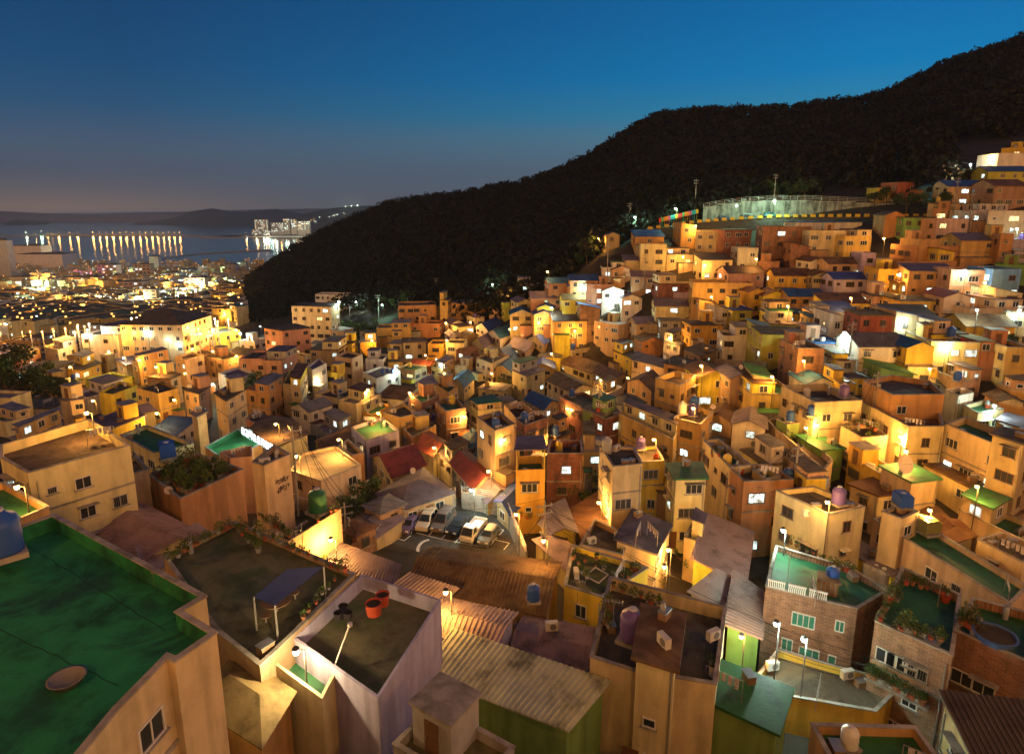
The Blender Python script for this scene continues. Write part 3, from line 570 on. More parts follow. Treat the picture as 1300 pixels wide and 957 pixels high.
# ------------------------------------------------------------------ the surveyed houses
# x,y = roof corner as seen; two corners + dN = front eave and a depth of N metres; h = wall height; w = wall; then roof style+colour
REG = {'1':(0,180),'2':(0,400),'3':(0,630),'4':(320,630),'5':(640,630),'6':(970,630),'7':(970,400),'8':(640,400),'9':(320,400),'X':(320,180),'Y':(640,200),'Z':(970,180)}
DATA = '''
p 208,706 274,800 330,845 369,808 451,728 298,662 h6 wt Fm par=.35 nw id=brown look=brown@roof@terrace@with@a@canopy@and@rows@of@pots
4 200,705 630,1010 945,515 550,388 h5.7 wL Tm par=.9 nw abs=brown id=purple look=lilac-walled@roof@terrace@with@mossy@dark@floor@and@two@red@tubs
p -160,735 69,653 262,757 230,776 275,803 222,840 212,836 150,900 60,1010 -250,1010 h7 wc FE par=.8 dep=26 id=green look=huge@dark@green@painted@roof@with@parapet@and@cream@outer@wall
p -60,700 0,669 62,643 5,612 -60,625 h6 wo Fg nw look=small@flat@roof@with@bright@green@floor@above@the@huge@green@roof
p 245,872 330,925 366,868 300,824 h5 wo Hk nw id=hipb look=rusty@brown@hipped@roof@at@the@bottom@edge
4 20,770 350,1010 430,860 150,685 h5.2 wc Tg par=1.1 nw abs=brown id=bright look=brightly@lit@cream@walled@yard@roof@beside@the@lilac@terrace
3 400,80 720,250 1045,165 700,-5 h4 wc Gp nw id=bigsheet look=broad@pinkish@gabled@sheet@roof@beside@the@huge@green@roof
3 700,262 742,345 1043,172 985,150 h3 wc Lp nw look=ribbed@lean-to@roof@against@the@brown@terrace
2 0,710 140,790 650,650 445,520 0,650 h9 wc Fn par=.9 lit1 big=3 id=beige look=large@beige@building@with@sunken@dark@flat@roof@and@outside@stair
2 195,925 742,770 680,700 150,850 h5 wc Fn nw look=low@beige@annex@wall@below@the@large@beige@building
2 600,600 770,690 970,640 730,550 h5 wc Fg look=cream@house@with@flat@green@roof@beside@the@large@beige@building
2 750,800 900,920 1215,770 985,690 h6 wo Fm nw id=garden look=terracotta@walled@roof@covered@with@garden@plants
2 958,487 986,502 1030,480 1002,466 h9 wc Sc nw name=tower look=slender@cream@square@tower@beside@the@lit@green@roof
2 1025,660 1140,735 1310,640 1190,568 h6 wo Fg par=.7 nw id=litgreen look=flat@roof@with@vivid@green@floor@and@white@neon@letters@on@its@edge
2 1098,680 1150,715 1262,705 1260,650 h7 wp Tv par=1.2 nw look=small@pink@box@house@against@the@neon@lit@green@roof
9 0,735 60,752 190,695 110,650 h12 wc Fn par=.5 nw id=tall look=tall@blank@cream@wall@tower@with@two@lines@of@dark@lettering
9 190,775 345,830 545,748 415,655 250,690 h6 wc Fc par=.3 lit0 id=creamflat look=cream@flat-roofed@house@with@pale@floor@and@lamp@behind@tall@pole
9 0,560 100,660 275,590 190,515 60,500 h5 wc Sn nw look=wide@dark@brown@roof@with@curved@pale@rim@beyond@the@neon@roof
9 315,600 345,650 590,555 560,500 h4 wy Gk look=long@low@mustard@house@with@rusty@brown@gable@roof
9 315,520 385,568 495,515 410,480 h4 wg Fv par=.4
9 495,560 570,628 735,575 650,510 h6 wL Fg par=.5 id=lilac look=lilac@two-storey@house@with@flat@green@roof@beside@the@red-roofed@house
9 600,655 700,750 860,695 760,605 h5 wc Gr id=redA ridge=1 look=cream@house@with@red@tiled@gable@roof,@nearest@the@grey@hipped@roof
9 830,632 905,668 988,615 890,558 h5 wc Gr ridge=1 look=cream@house@with@red@tiled@gable@roof@beside@the@bright@lane@lamp
9 998,705 1108,830 1215,770 1085,660 h5 wc Gr look=cream@house@with@long@red@tiled@roof@above@the@car@park
9 975,562 1060,605 1110,560 1040,522 h4 wc Gr look=small@house@with@dull@red@tiled@roof@behind@the@bright@lane
9 935,640 1000,703 1082,660 1010,612 h5 wg Sv
9 625,850 745,928 1000,845 850,730 h4 wt Hv id=grey look=low@house@with@wide@violet-grey@hipped@roof@and@a@dish
9 1105,830 1180,900 1290,840 1220,770 h4 wt Gv
9 1225,900 1290,960 1390,880 1320,800 h4 wt Gb
9 1045,605 1080,640 1130,615 1100,578 h4 wB Lb
9 430,655 500,700 560,690 480,620 h5 wo Fn
9 555,285 620,318 742,277 650,252 h5 ww Fc lit1 look=white@house@lit@pale@with@blue@barrels@on@its@flat@roof
9 415,205 500,217 552,195 475,178 h8 wc Fn
9 430,395 520,415 610,360 540,345 h7 wc Fc
9 515,440 600,470 692,420 600,392 h5 wy Fg
9 655,485 740,512 835,490 760,440 h7 wo Fn
9 750,560 800,610 920,550 860,518 h5 wo Fn pl
9 785,400 850,440 935,400 885,360 h8 wb Fg
9 915,435 970,480 1070,465 1012,405 h8 wb Fg par=.6 tank
9 1060,400 1130,445 1250,430 1165,370 h8 wc Fg par=.8 tank
9 1125,510 1215,578 1312,545 1235,480 h11 wt Fn lit0 tank
9 60,62 150,76 290,62 215,42 h9 wp Sn lit3 id=orangeblock look=orange@three-storey@block@with@stair@box@below@the@four-storey@block
X 190,826 262,838 395,815 325,792 h13 wc Sn lit4 id=four cat=apartment_block look=four-storey@cream@block@with@roof@tower@at@the@foot@of@the@dark@hill
X 308,762 490,782 555,766 385,742 h8 ww Fc lit7 litw id=clinic look=long@white@building@with@glowing@windows@under@the@dark@hill
X 732,812 920,822 d9 h9 wo Fn lit0 look=long@orange@two-storey@hall@with@arched@windows@below@the@hill
X 920,826 988,828 d8 h5 wo Fn
X 938,770 978,772 d5 h11 wo Sn
X 990,810 1190,797 d7 h5 wo Sc nolit look=long@orange@wall@building@with@bright@pale@roof@below@the@hill
9 0,207 150,197 d9 h8 wp Fn lit3
9 -40,340 80,362 160,312 60,290 h7 wo Fc
9 150,312 240,326 277,252 190,240 h8 wc Fn
9 277,255 300,275 372,240 335,212 h8 ww Fv
9 285,150 430,152 d8 h6 wt Sn
9 430,140 500,138 d6 h5 wy Sn
9 540,112 617,114 d6 h6 wy Sc
9 622,48 790,42 d7 h7 wo Fn nw
9 790,42 940,40 d6 h5 wo Fn
9 675,92 740,88 d5 h5 wo Fc
9 755,136 868,132 d6 h6 wt Sk
9 878,146 955,142 d6 h6 wy Fk
9 968,132 1060,148 d6 h6 wc Fn
9 690,142 750,140 d5 h5 wc Sc
9 565,200 655,196 d6 h6 ww Fn
9 680,232 752,230 d5 h4 wy Sn
9 815,322 842,347 920,325 880,282 h5 wc Gv
9 895,228 952,252 1010,220 950,195 h5 wo Fg
9 920,348 982,387 1030,352 960,318 h7 wo Fg
9 1000,302 1060,332 1110,290 1050,258 h5 wt Gb
9 1120,30 1180,50 1250,20 1190,0 h5 ww Gb
9 1180,60 1240,85 1330,55 1260,30 h5 ww Gb
9 1100,100 1160,130 1240,90 1180,65 h5 wc Gv
9 1120,212 1200,242 1285,200 1200,178 h6 wc Fn
9 1210,150 1280,185 1370,150 1300,110 h5 wc Gb lit1
2 20,120 200,112 d12 h7 wo Fn
2 218,135 285,152 382,125 312,105 h6 wc Fn
2 0,207 90,202 d8 h5 wo Fr
2 90,272 275,266 d8 h4 ww Sn lit1
2 330,236 402,250 500,215 430,185 h5 wy Sn lit2
2 360,362 432,382 620,330 540,305 h5 ww Fv
2 495,385 562,396 690,350 600,330 h5 wy Fm
2 680,362 790,392 892,365 800,325 h6 wo Fn pl
2 735,306 852,316 902,296 830,270 h6 wo Sn
2 655,200 690,215 840,180 790,160 h8 wo Fn
2 595,130 718,120 d8 h6 wc Fn
2 428,160 590,166 d8 h4 wy Sg
2 875,206 927,226 1020,200 960,185 h7 wp Fn lit2
2 1090,290 1182,316 1280,290 1190,258 h6 ww Fv lit1
2 1075,386 1132,422 1228,365 1162,343 h8 wc Sn
2 920,370 992,390 1050,350 985,338 h6 wp Sn lit1
2 1195,216 1310,220 d9 h7 wp Fn lit1
2 1020,76 1072,96 1200,75 1130,55 h5 wy Fn
2 300,420 352,426 417,415 372,395 h5 wc Sc
2 50,570 100,592 305,500 285,488 h4 wo Sc nw
2 -60,480 20,500 150,470 60,440 h4 wc Fg nw
2 395,92 592,62 d12 h9 ww Fn
2 180,340 240,360 330,330 280,305 h4 wo Sk
2 560,470 640,480 770,455 700,430 h4 wc Gv
2 470,520 560,560 720,500 640,470 h4 wy Sv
2 1230,520 1290,545 1330,500 1270,480 h5 wo Fn
5 565,207 755,276 828,140 650,68 h6 wc Sv id=slab look=cream@house@with@violet-grey@slab@roof@beside@the@bright@alley
5 905,150 990,176 1005,112 945,75 h6 wc Fm
5 950,312 1200,388 1240,140 1020,92 h5 wk Lp nw look=house@with@big@pinkish@sheet@roof@right@of@the@bright@alley
5 945,480 1115,545 1165,400 1070,380 h5 wc Lp nw
5 1120,640 1275,672 1295,462 1160,392 h5 wG Lp nw
5 300,445 490,506 720,356 345,242 h6 wy Fm par=.5 pl id=moss look=yellow@house@with@mossy@flat@roof@and@a@square@hatch
5 430,802 640,870 1060,940 1112,552 528,400 h7 wc Fn par=1.0 nw big=1 pl id=terr look=cream@house@with@dark@roof@terrace@holding@a@purple@tank
5 662,792 852,850 888,592 702,548 h9 wc Sk id=terrbox abs=terr look=roof@room@block@with@mossy@brown@top@on@the@dark@terrace
5 40,782 420,892 476,642 110,582 h4 wc Cp nw id=corr look=pinkish@brown@corrugated@gable@roof@next@to@the@purple@tank@terrace
p 541,841 720,908 765,868 577,805 h5 wG Le nw id=greencorr look=green@walled@shed@with@pale@ribbed@metal@roof@at@bottom@centre
p 861,868 876,824 1002,874 985,925 h6 wG Sg nw look=bright@green@painted@roof@slab@at@the@bottom@edge
5 185,110 235,160 358,150 300,0 h4 wy Gv ridge=1 look=small@yellow@gable@house@with@violet@roof@behind@the@car@park@wall
5 160,192 310,330 378,270 262,162 h3 wt Hp nw
5 350,30 402,172 548,112 482,-20 h4 wo Lk nw
5 380,242 590,292 640,202 452,112 h5 wo Fn pl
5 1115,652 1215,700 1235,640 1150,615 h3 wy Lv nw
p 520,731 690,769 708,706 549,687 h5 wo Ck nw big=2 id=ware look=large@rusty@brown@corrugated@warehouse@roof@in@front@of@the@car@park
4 300,287 700,422 730,357 405,237 h3.5 wc Lv nw look=grey@ribbed@sheet@roof@with@bright@edge@beside@the@glowing@wall
4 905,645 1190,742 1302,565 965,495 h5 wL Cp nw look=pinkish@violet@ribbed@gable@roof@right@of@the@lilac@terrace
4 735,432 955,500 1000,470 790,403 h5 wL Lp nw
4 0,152 182,226 445,62 225,0 h6 wc Tm par=1.2 nw pl id=glow look=walled@roof@yard@with@glowing@lamplit@wall@behind@the@brown@terrace
4 530,85 620,160 745,75 600,15 h2.6 wt Gv
4 560,20 640,60 760,10 680,-30 h4 wt Hs
6 8,450 468,562 625,468 430,355 60,245 h8 wb Fg par=.5 lit0 nw id=balu look=brick@house@with@white@balustrade,@green@roof@and@greenish@lamplit@front
6 545,112 1235,540 1320,450 700,75 h7 wc Fg par=.5 nolit id=longL look=long@cream@house@with@narrow@green@roof@above@the@planted@brick@houses
6 590,77 690,112 775,76 672,42 h9 wc Fn par=.3 id=longbox abs=longL look=cream@rooftop@cabin@carrying@a@blue@tank@on@the@long@house
6 350,230 640,384 670,352 430,188 h4 wy Sv id=vio look=narrow@yellow@house@with@dark@violet@roof
6 60,-30 318,88 505,52 250,-50 h10 wc Fn par=.5 lit0 id=creamR look=tall@cream@house@with@barred@windows@and@violet@tank
6 555,622 945,798 985,492 690,352 h8 wb Fg par=.7 id=brickm pl look=brick@house@with@dark@green@terrace@edged@by@flower@boxes
6 950,668 1335,835 1400,600 1045,505 h8 wb Fg par=.6 nw id=brickr look=brick@house@at@the@right@edge@with@round@pond@tub@on@its@roof
6 985,15 1300,160 1400,100 1060,-30 h6 wc Fg
6 1068,215 1300,335 1400,255 1190,180 h7 wc Fn lit1 pl
6 770,62 900,152 965,120 862,30 h4 wt Gk nw
6 820,122 940,197 1050,162 905,85 h4 wc Gk nw
6 -90,962 560,1075 700,940 70,762 h3.5 wy Fn par=.6 nw id=acroof look=low@yellow-rimmed@dark@roof@with@two@air@conditioners
7 0,88 235,98 d7 h6 wk Sn look=lime@green@row@house@left@of@the@white@glow
7 40,12 235,17 d6 h6 wk Sv
7 235,14 330,18 d6 h5 wo Sn lit1
7 330,22 472,24 d6 h6 ww Sn
7 655,18 843,22 d7 h6 wc Sn
7 845,52 1020,57 d7 h6 wy Sn
7 1020,52 1250,58 d7 h5 wy Gk lit2
7 478,152 715,160 d7 h6 ww Gs nolit id=whitecyan look=long@white@house@with@cyan@yard@wall@under@the@white@lamp
7 714,176 850,181 d7 h6 wy Gb look=yellow@house@with@bright@blue@gable@roof
7 845,132 1075,138 d9 h6 wo Fc lit3 tank
7 1075,140 1235,150 d9 h6 wo Fc nw
7 172,162 303,172 d7 h8 wb Fn lit2
7 235,132 386,141 d6 h5 wp Sb
7 300,207 420,216 d6 h5 wo Fk
7 425,267 580,276 d7 h4 wy Ss
7 586,300 745,308 d6 h4 wG Lg nw look=house@under@a@bright@green@tarpaulin@roof
7 725,257 862,262 d6 h4 wc Fk tank
7 385,302 465,306 d6 h6 wy Fn
7 -60,352 175,360 d9 h6 wo Fg
7 210,348 362,356 d6 h4 ww Gb
7 248,436 502,427 d8 h8 wc Fn par=1.0 nolit tank look=wide@cream@house@with@rooftop@terrace@left@of@the@big@angular@house
7 480,427 722,556 902,556 850,400 560,380 h8 wc Fk par=.8 lit0 big=1 id=angular look=big@angular@orange-lit@house@lower@block@by@the@brightest@lamp
7 496,327 645,400 903,396 830,330 640,300 h10.5 wo Fn par=.7 lit1 abs=angular look=upper@storey@of@pink-orange@walls@on@the@big@angular@house
7 905,543 1310,708 1400,662 1010,510 h9 wc Fg par=.8 lit3 id=bigcream big=1 look=big@cream@three-storey@house@with@lit@windows@at@the@right@edge
7 1145,590 1300,640 1360,600 1200,560 h11 wt Sn abs=bigcream look=dark@glazed@roof@shed@on@the@big@cream@house
7 907,373 975,402 1050,387 985,360 h5 ww Fg
7 1000,450 1070,490 1200,470 1100,425 h5 wc Fg lit0 litw
7 1066,497 1290,572 1342,530 1120,470 h5 wo Fg
7 385,552 490,612 620,602 520,545 h6 wp Fn pl id=lilacpots look=pink@house@crowded@with@pots@on@its@roof@below@the@wide@cream@house
7 170,598 290,670 396,660 270,592 h5 wG Sg nolit look=box@house@with@bright@green@side@wall
7 60,520 115,547 182,540 120,512 h5 wG Fg
7 18,530 300,775 345,722 80,500 h6 wc Fn par=.8
7 590,752 740,828 873,812 730,735 h7 wc Sg lit0 id=dish look=cream@house@with@grey-green@slab@roof@and@huge@dish
7 420,702 585,795 650,762 490,680 h5 wy Fg
7 435,842 575,897 680,882 560,810 h5 wc Sk
7 60,766 150,842 302,826 200,755 h9 wp Sn tank
7 175,882 240,937 328,915 255,866 h7 wy Sp
7 730,702 1040,858 1132,820 830,668 h4 wc Sk look=long@low@cream@house@with@brown@roof@below@the@big@cream@house
7 1035,852 1250,952 1345,900 1140,830 h4 wt Sk nw
7 1222,152 1330,172 d8 h7 wo Fn
7 -60,775 10,822 80,802 0,760 h9 wo Fg
7 865,242 1000,292 1090,285 960,236 h4 wp Fk
7 1110,375 1180,410 1300,420 1230,370 h4 wo Gk nw
7 1180,300 1240,330 1330,340 1280,280 h5 wo Fc
8 58,775 205,770 190,700 70,705 h8 wy Tg par=.3 id=yellow nolit look=narrow@bright@yellow@tower@house@with@open@roof@frame
8 215,692 395,692 385,625 230,625 h8 wb Fn par=1 tank lit0 look=brick-orange@house@directly@right@of@the@yellow@tower@house
8 400,633 505,633 495,565 395,562 h7 wt Ss
8 478,652 545,757 692,742 650,660 h11 wc Fn par=.3 lit0 look=tall@cream@corner@house@with@dark@flat@roof@and@balcony
8 645,662 690,735 802,728 760,655 h8 wy Fn par=.3
8 690,850 800,862 825,800 720,790 h5 wy Tm par=.8 nolit look=lower@yellow@house@with@walled@terrace@beside@the@corner@house
8 820,742 860,812 1010,808 980,735 h9 wc Sg lit1 look=cream@cube@house@with@grey-green@slab@roof@and@lit@window
8 996,625 1130,762 1236,748 1075,620 h9 wc Fg par=.8 tank look=long@narrow@cream@house@with@green@terrace@and@stair@cabin
8 1112,750 1200,832 1450,822 1330,745 h9 wo Fn par=.8 lit2 look=broad@cream-orange@house@with@dark@roof@right@of@the@narrow@one
8 1195,628 1310,705 1400,690 1280,615 h5 wc Sn
8 848,513 985,546 1048,482 930,450 h7 wo Fn par=.8 pl tank
8 1010,475 1140,512 1165,455 1040,430 h5 wt Gk
8 1145,512 1310,536 1310,460 1160,455 h5 ww Gv lit3
8 695,650 800,690 878,640 780,600 h4 wc Hk nw
8 275,405 505,520 605,490 400,385 h7 wb Fm lit3 par=.4 big=1 look=long@brick@house@with@olive@roof@and@yellow-lit@windows
8 395,426 485,464 556,436 465,402 h8.5 wG Sc
8 443,330 520,362 600,330 530,300 h7 ww Fn par=.8
8 535,388 590,442 706,402 640,365 h7 wg Hn
8 757,314 880,352 962,302 850,280 h9 wo Fn par=.9 lit0 look=pink-orange@house@with@parapets@left@of@the@lane@lamp
8 972,312 1130,327 d7 h6 wy Gk lit2 look=bright@yellow@house@under@a@lane@lamp@mid@slope
8 1132,328 1245,331 d6 h6 wt Gv lit1
8 1247,342 1340,346 d7 h6 wt Sg
8 640,197 800,238 840,215 690,170 h6 wc Gs lit1
8 800,236 900,257 950,226 850,205 h5 wo Sn
8 550,152 635,187 690,165 610,130 h6 wy Sn
8 450,28 572,47 645,35 540,8 h9 wc Fc par=.5 lit0 room id=creamcube look=tall@cream@cube@house@with@roof@cabin
8 785,22 885,27 d6 h5 wg Ss lit3 look=small@slate-grey@house@with@three@lit@windows
8 690,128 795,142 d6 h5 wR Gk
8 800,100 882,119 935,96 860,75 h6 ww Ss
8 935,42 1095,52 d7 h7 wy Sn nolit
8 1100,77 1230,72 d6 h7 ww Fn lit1
8 1250,77 1335,78 d6 h6 wk Sb
8 900,167 980,202 1062,170 990,140 h5 wt Sn
8 1058,242 1300,262 1310,215 1060,200 h4 wt Gk nw
8 285,206 440,256 500,218 360,175 h6 wc Gk lit3
8 450,257 560,302 612,270 500,232 h5 wt Gk
8 618,297 740,342 792,290 690,262 h6 wt Gk
8 40,246 112,277 204,246 130,222 h8 wc Sv
8 -60,235 45,262 100,220 0,180 h6 wt Gb lit2
8 215,297 338,357 440,332 320,270 h6 wc Gk lit1
8 105,392 200,442 272,405 180,368 h5 wt Gb
8 0,447 60,517 152,480 90,430 h8 wp Tk par=.8
8 60,522 102,552 222,512 160,485 h9 wb Fk tank
8 215,547 262,572 332,545 290,518 h7 wo Sn
8 -60,560 10,592 60,560 -10,525 h9 wb Fn
8 575,452 850,582 885,520 620,425 h7 wo Fn par=.8
8 250,32 352,52 412,30 320,10 h8 wb Fn
8 665,52 780,62 d7 h5 wt Gv
8 120,90 200,115 260,80 190,60 h5 wc Gb
8 20,120 110,150 180,120 90,92 h5 wc Gv
8 290,120 340,150 430,140 380,105 h5 wc Fn
Y 72,606 178,612 d7 h6 wg Fn lit3
Y 492,532 605,522 d6 h5 ww Fn lit2 litw
Y 685,430 812,434 d8 h8 wc Fn par=.9 nolit id=creamtop look=cream@two-storey@house@with@stepped@parapet@near@the@top@lane
Y 815,468 948,458 d7 h5 wc Fc lit1
Y 655,392 800,397 d7 h4 wo Sb nolit
Y 885,348 960,348 d6 h6 wo Sn
Y 962,364 1100,368 d6 h6 wc Fn
Y 1100,357 1242,362 d7 h7 wb Sn nolit look=brick@house@with@a@band@of@white@windows@in@the@top@row
Y 1172,452 1272,452 d6 h7 wg Fn
Y 990,512 1146,512 d6 h6 wc Sk lit2
Y 1120,572 1305,582 d7 h5 wp Gn
Y 948,625 1140,645 1240,628 1050,610 h8 wo Fn lit0 par=.8 look=wide@orange-pink@house@with@brightly@lit@lower@stair
Y 1222,682 1310,686 d7 h5 wy Gr
Y 772,602 950,611 d6 h7 wb Sn lit2
Y 850,647 946,657 d5 h4 wL Fn nw
Y 330,608 470,618 d6 h6 wo Gb look=house@with@glowing@light@blue@gable@roof@left@mid@slope
Y 410,632 545,636 d6 h7 wp Fc lit3
Y 222,622 345,632 d6 h6 wo Gb
Y 320,642 420,652 d6 h5 wp Gb
Y 490,662 600,672 d6 h5 ww Gc lit3 litw
Y 588,702 690,712 d6 h5 ww Gv
Y 135,692 292,712 d7 h6 wo Gv
Y 295,702 440,718 d6 h6 wy Gk
Y 165,752 246,762 d6 h6 wy Gb
Y 380,768 480,752 d7 h9 wb Sn
Y 248,802 415,832 d7 h8 wo Sn
Y 758,732 948,752 d7 h5 wc Gv lit1
Y 975,732 1050,735 d6 h6 wo Sn
Y 1052,766 1140,770 d6 h5 ww Sn
Y 1142,758 1242,762 d6 h5 wk Sb
Y 660,822 782,836 d6 h6 wt Gv
Y 510,390 578,392 d5 h4 wt Gb
Y 605,512 700,517 d5 h4 wt Sn nw
Y 540,560 640,566 d6 h4 wp Gk
Y 640,590 760,600 d6 h5 wt Gv
Y 30,770 150,800 d7 h6 wt Gb
Y 150,780 248,800 d7 h6 wo Gb
Z 2,422 232,427 d8 h8 wb Fn lit1 nolit look=long@brick@house@with@one@violet-white@lit@window
Z 235,446 410,442 d8 h8 wc Fn lit2
Z 402,446 548,446 d7 h7 wo Fn lit1
Z 150,397 510,402 d6 h4 ww Sb nw look=long@low@building@with@blue@roof@under@the@guard@rail
Z 610,378 700,376 d7 h5 wo Gk nw
Z 702,376 855,377 d7 h5 wG Sn lit1 look=olive@green@house@with@one@big@bright@window@below@the@road
Z 856,382 1037,386 d6 h5 wp Fn lit0 look=pale@pink@house@at@the@end@of@the@road@row
Z 742,520 985,522 d8 h5 wo Fn nolit
Z 778,487 885,487 d6 h7 wo Fn nw
Z 988,492 1206,492 d7 h5 wo Gv nolit
Z 1188,460 1250,462 d6 h7 wo Fn
Z 990,546 1220,550 d7 h3 wo Ss nw
Z 690,602 968,592 d8 h5 wo Fn
Z 230,602 320,606 d6 h5 ww Gk nolit
Z 322,606 500,612 d6 h5 wp Gk
Z 492,556 560,558 d6 h6 wL Fn
Z 140,532 228,532 d6 h6 wb Sn lit1
Z 58,666 244,673 d7 h5 wy Gk lit3
Z 246,674 350,678 d6 h5 wt Gk
Z 352,684 572,688 d6 h5 wL Gb nolit
Z 577,634 684,640 d7 h7 wy Fn nolit
Z 688,702 968,702 d7 h4 wy Sk lit4 id=curved look=house@with@yellow@curved@gable,@orange@ledge@and@painted@lower@walls
Z 735,642 950,650 d5 h7 wo Sk lit3
Z 946,642 1150,642 d7 h8 wp Fn nolit look=mauve@two-storey@house@left@of@the@sky-blue@house
Z 1148,637 1290,637 d7 h8 wB Fn lit3 id=cyan look=sky-blue@two-storey@house@at@the@right@edge
Z 690,792 903,792 d7 h5 wy Sn lit2 look=bright@yellow@house@with@dark@roof@and@lit@windows
Z 905,787 1030,792 d7 h5 wp Gr
Z 1032,798 1310,802 d7 h5 wp Fn lit2
Z 555,767 685,772 d6 h5 wp Sn lit1
Z 312,802 550,812 d6 h5 wy Sn
Z 125,767 305,776 d6 h5 wo Gb
Z 0,767 123,776 d6 h5 wy Gr
Z 45,826 235,832 d6 h7 wy Sb lit1
Z 236,842 326,846 d6 h7 wo Sb
Z 328,852 480,856 d6 h5 wo Sb
Z 487,862 643,867 d6 h8 wR Sk lit0 look=orange-red@house@with@white@corner@trim@below@the@yellow@row
Z 660,887 872,888 d7 h5 wc Sn
Z 1178,57 1330,57 d9 h7 ww Fn nw id=whitetop look=white@blank@building@in@the@top@right@corner
Z 880,117 1010,120 d7 h5 wo Fn nolit
Z 1125,147 1330,147 d7 h5 wk Gb lit1
Z 925,222 1142,222 d8 h5 wc Gb lit3
Z 1150,217 1330,222 d8 h6 wt Gk
Z 842,222 922,226 d6 h4 wB Gb
Z 668,202 782,202 d7 h5 wR Fn nolit look=red@house@with@dark@windows@above@the@road
Z 783,220 842,222 d6 h4 wR Fn
Z 570,226 668,228 d6 h4 wy Sn nw look=small@yellow@house@behind@a@bare@tree
Z 1035,317 1276,322 d7 h5 ww Fn lit3
Z 1160,760 1290,780 d7 h5 wc Ss lit1 litw
Z 872,560 950,565 d6 h5 wy Sn
1 595,922 912,905 d16 h11 wc Hn look=large@cream@school-like@hall@with@dark@traditional@hipped@roof nolit big=1
'''
IDS = {}
def const_depth(p0, p1, hh, depth, yaw=0.0):
    mx_, my_ = (p0[0]+p1[0])/2, (p0[1]+p1[1])/2
    q, d = hit(mx_, my_, hh)
    if q is None: return None
    a = D(p0[0], my_, d); b = D(p1[0], my_, d)
    v = Vector((b[0]-a[0], b[1]-a[1])); 
    # rows follow the slope: turn with the surveyed eave line, within reason
    ang = math.atan2(v.y, v.x)+yaw
    c = Vector((q[0], q[1])); u = Vector((math.cos(ang), math.sin(ang)))*v.length/2; n = Vector((-u.y, u.x)).normalized()
    if n.dot(c) < 0: n = -n
    return [tuple(c-u), tuple(c+u), tuple(c+u+n*depth), tuple(c-u+n*depth)], q[2], d
def build_houses():
    rr = random.Random(11)
    for line in DATA.strip().splitlines():
        tk = line.split(); rg = tk[0]; ox, oy, sc = (0,0,1) if rg == 'p' else (*REG[rg], 330/1300)
        P_, o = [], dict(lit=0, rs='F', rk='n', wk='c', h=5.0, big=0)
        for t in tk[1:]:
            if t[0] in '-0123456789' : a, b = t.split(','); P_.append((ox+float(a)*sc, oy+float(b)*sc))
            elif '=' in t: k, v = t.split('=', 1); o[k] = v
            elif t.startswith('lit') and t[3:].isdigit(): o['lit'] = int(t[3:])
            elif t in ('nw','nolit','pl','tank','room','litw'): o[t] = 1
            elif t[0] == 'd': o['d'] = float(t[1:])
            elif t[0] == 'h': o['h'] = float(t[1:])
            elif t[0] == 'w': o['wk'] = t[1]
            elif t[0] in 'FTSGHLC': o['rs'], o['rk'] = t[0], t[1]
        h = o['h']; my = sum(p[1] for p in P_)/len(P_)
        if 'abs' in o and o['abs'] in IDS:
            z = IDS[o['abs']]['ztop']+ (h-IDS[o['abs']]['h']); poly = []
            for p in P_: r = ray(*p); poly.append(tuple((r*(z/r[2]))[:2]))
        elif len(P_) == 2 or my < 392:
            xs = sorted(P_, key=lambda p: p[0]); A, B = xs[0], xs[-1]
            yw = rr.uniform(-.16,.16) if 'd' in o else -.15
            res = const_depth(A, B, h, o.get('d', 7.0), yw)
            if res is None: print('MISS', line); continue
            poly, z, _ = res; dep_ = o.get('d', 7.0)
            if o['rs'] == 'S' and rg in 'Z7Y8' and z > -40 and o.get('look') is None and rr.random() < .65: o['rs'] = 'L'; o['rk'] = rr.choice('nkvbn') if o['rk'] in 'nkc' else o['rk']
            if o['rs'] in 'GHL': z += {'G': .2, 'H': .19, 'L': .2}[o['rs']]*dep_; h += {'G': .2, 'H': .19, 'L': .2}[o['rs']]*dep_
        else:
            near = max(P_[:4], key=lambda p: p[1]) if 'dep' not in o else P_[3]
            if 'dep' in o: q = D(*near, float(o['dep']))
            else:
                nn = (near[0], min(near[1], 880)); q, _ = hit(*nn, h)
                if q is None: print('MISS', line); continue
            z = q[2]; poly = []
            for p in P_: r = ray(*p); poly.append(tuple((r*(z/r[2]))[:2]))
        k = dict(annex=(rr.random() < .45 and h >= 4.5 and 'id' not in o and 'look' not in o and my < 680), nolit='nolit' in o or my > 690, lit=o['lit'], nw='nw' in o, look=o['look'].replace('@',' ') if 'look' in o else None)
        if 'par' in o: k['par'] = float(o['par'])
        if o.get('name') == 'tower': k['name'] = 'square_tower'
        if 'ridge' in o: k['ridge'] = 1
        if o.get('id') in ('green','litgreen'): k['parin'] = True
        if o.get('cat'): k['cat'] = 'apartment block'; k['name'] = 'apartment_block'
        if o['rs'] in 'FS' and len(poly) == 4 and 'id' not in o and 'look' not in o and my < 690 and 'pl' not in o and rr.random() < .5: k['step'] = True
        H = house(poly, z, h, o['wk'], o['rs'], o['rk'], **k)
        H['opt'] = o; H['px'] = P_
        if o['rs'] in 'FS' and 'look' not in o and 'id' not in o and not k.get('step') and rr.random() < .4: o['room'] = 1
        if 'id' in o: IDS[o['id']] = H
build_houses()
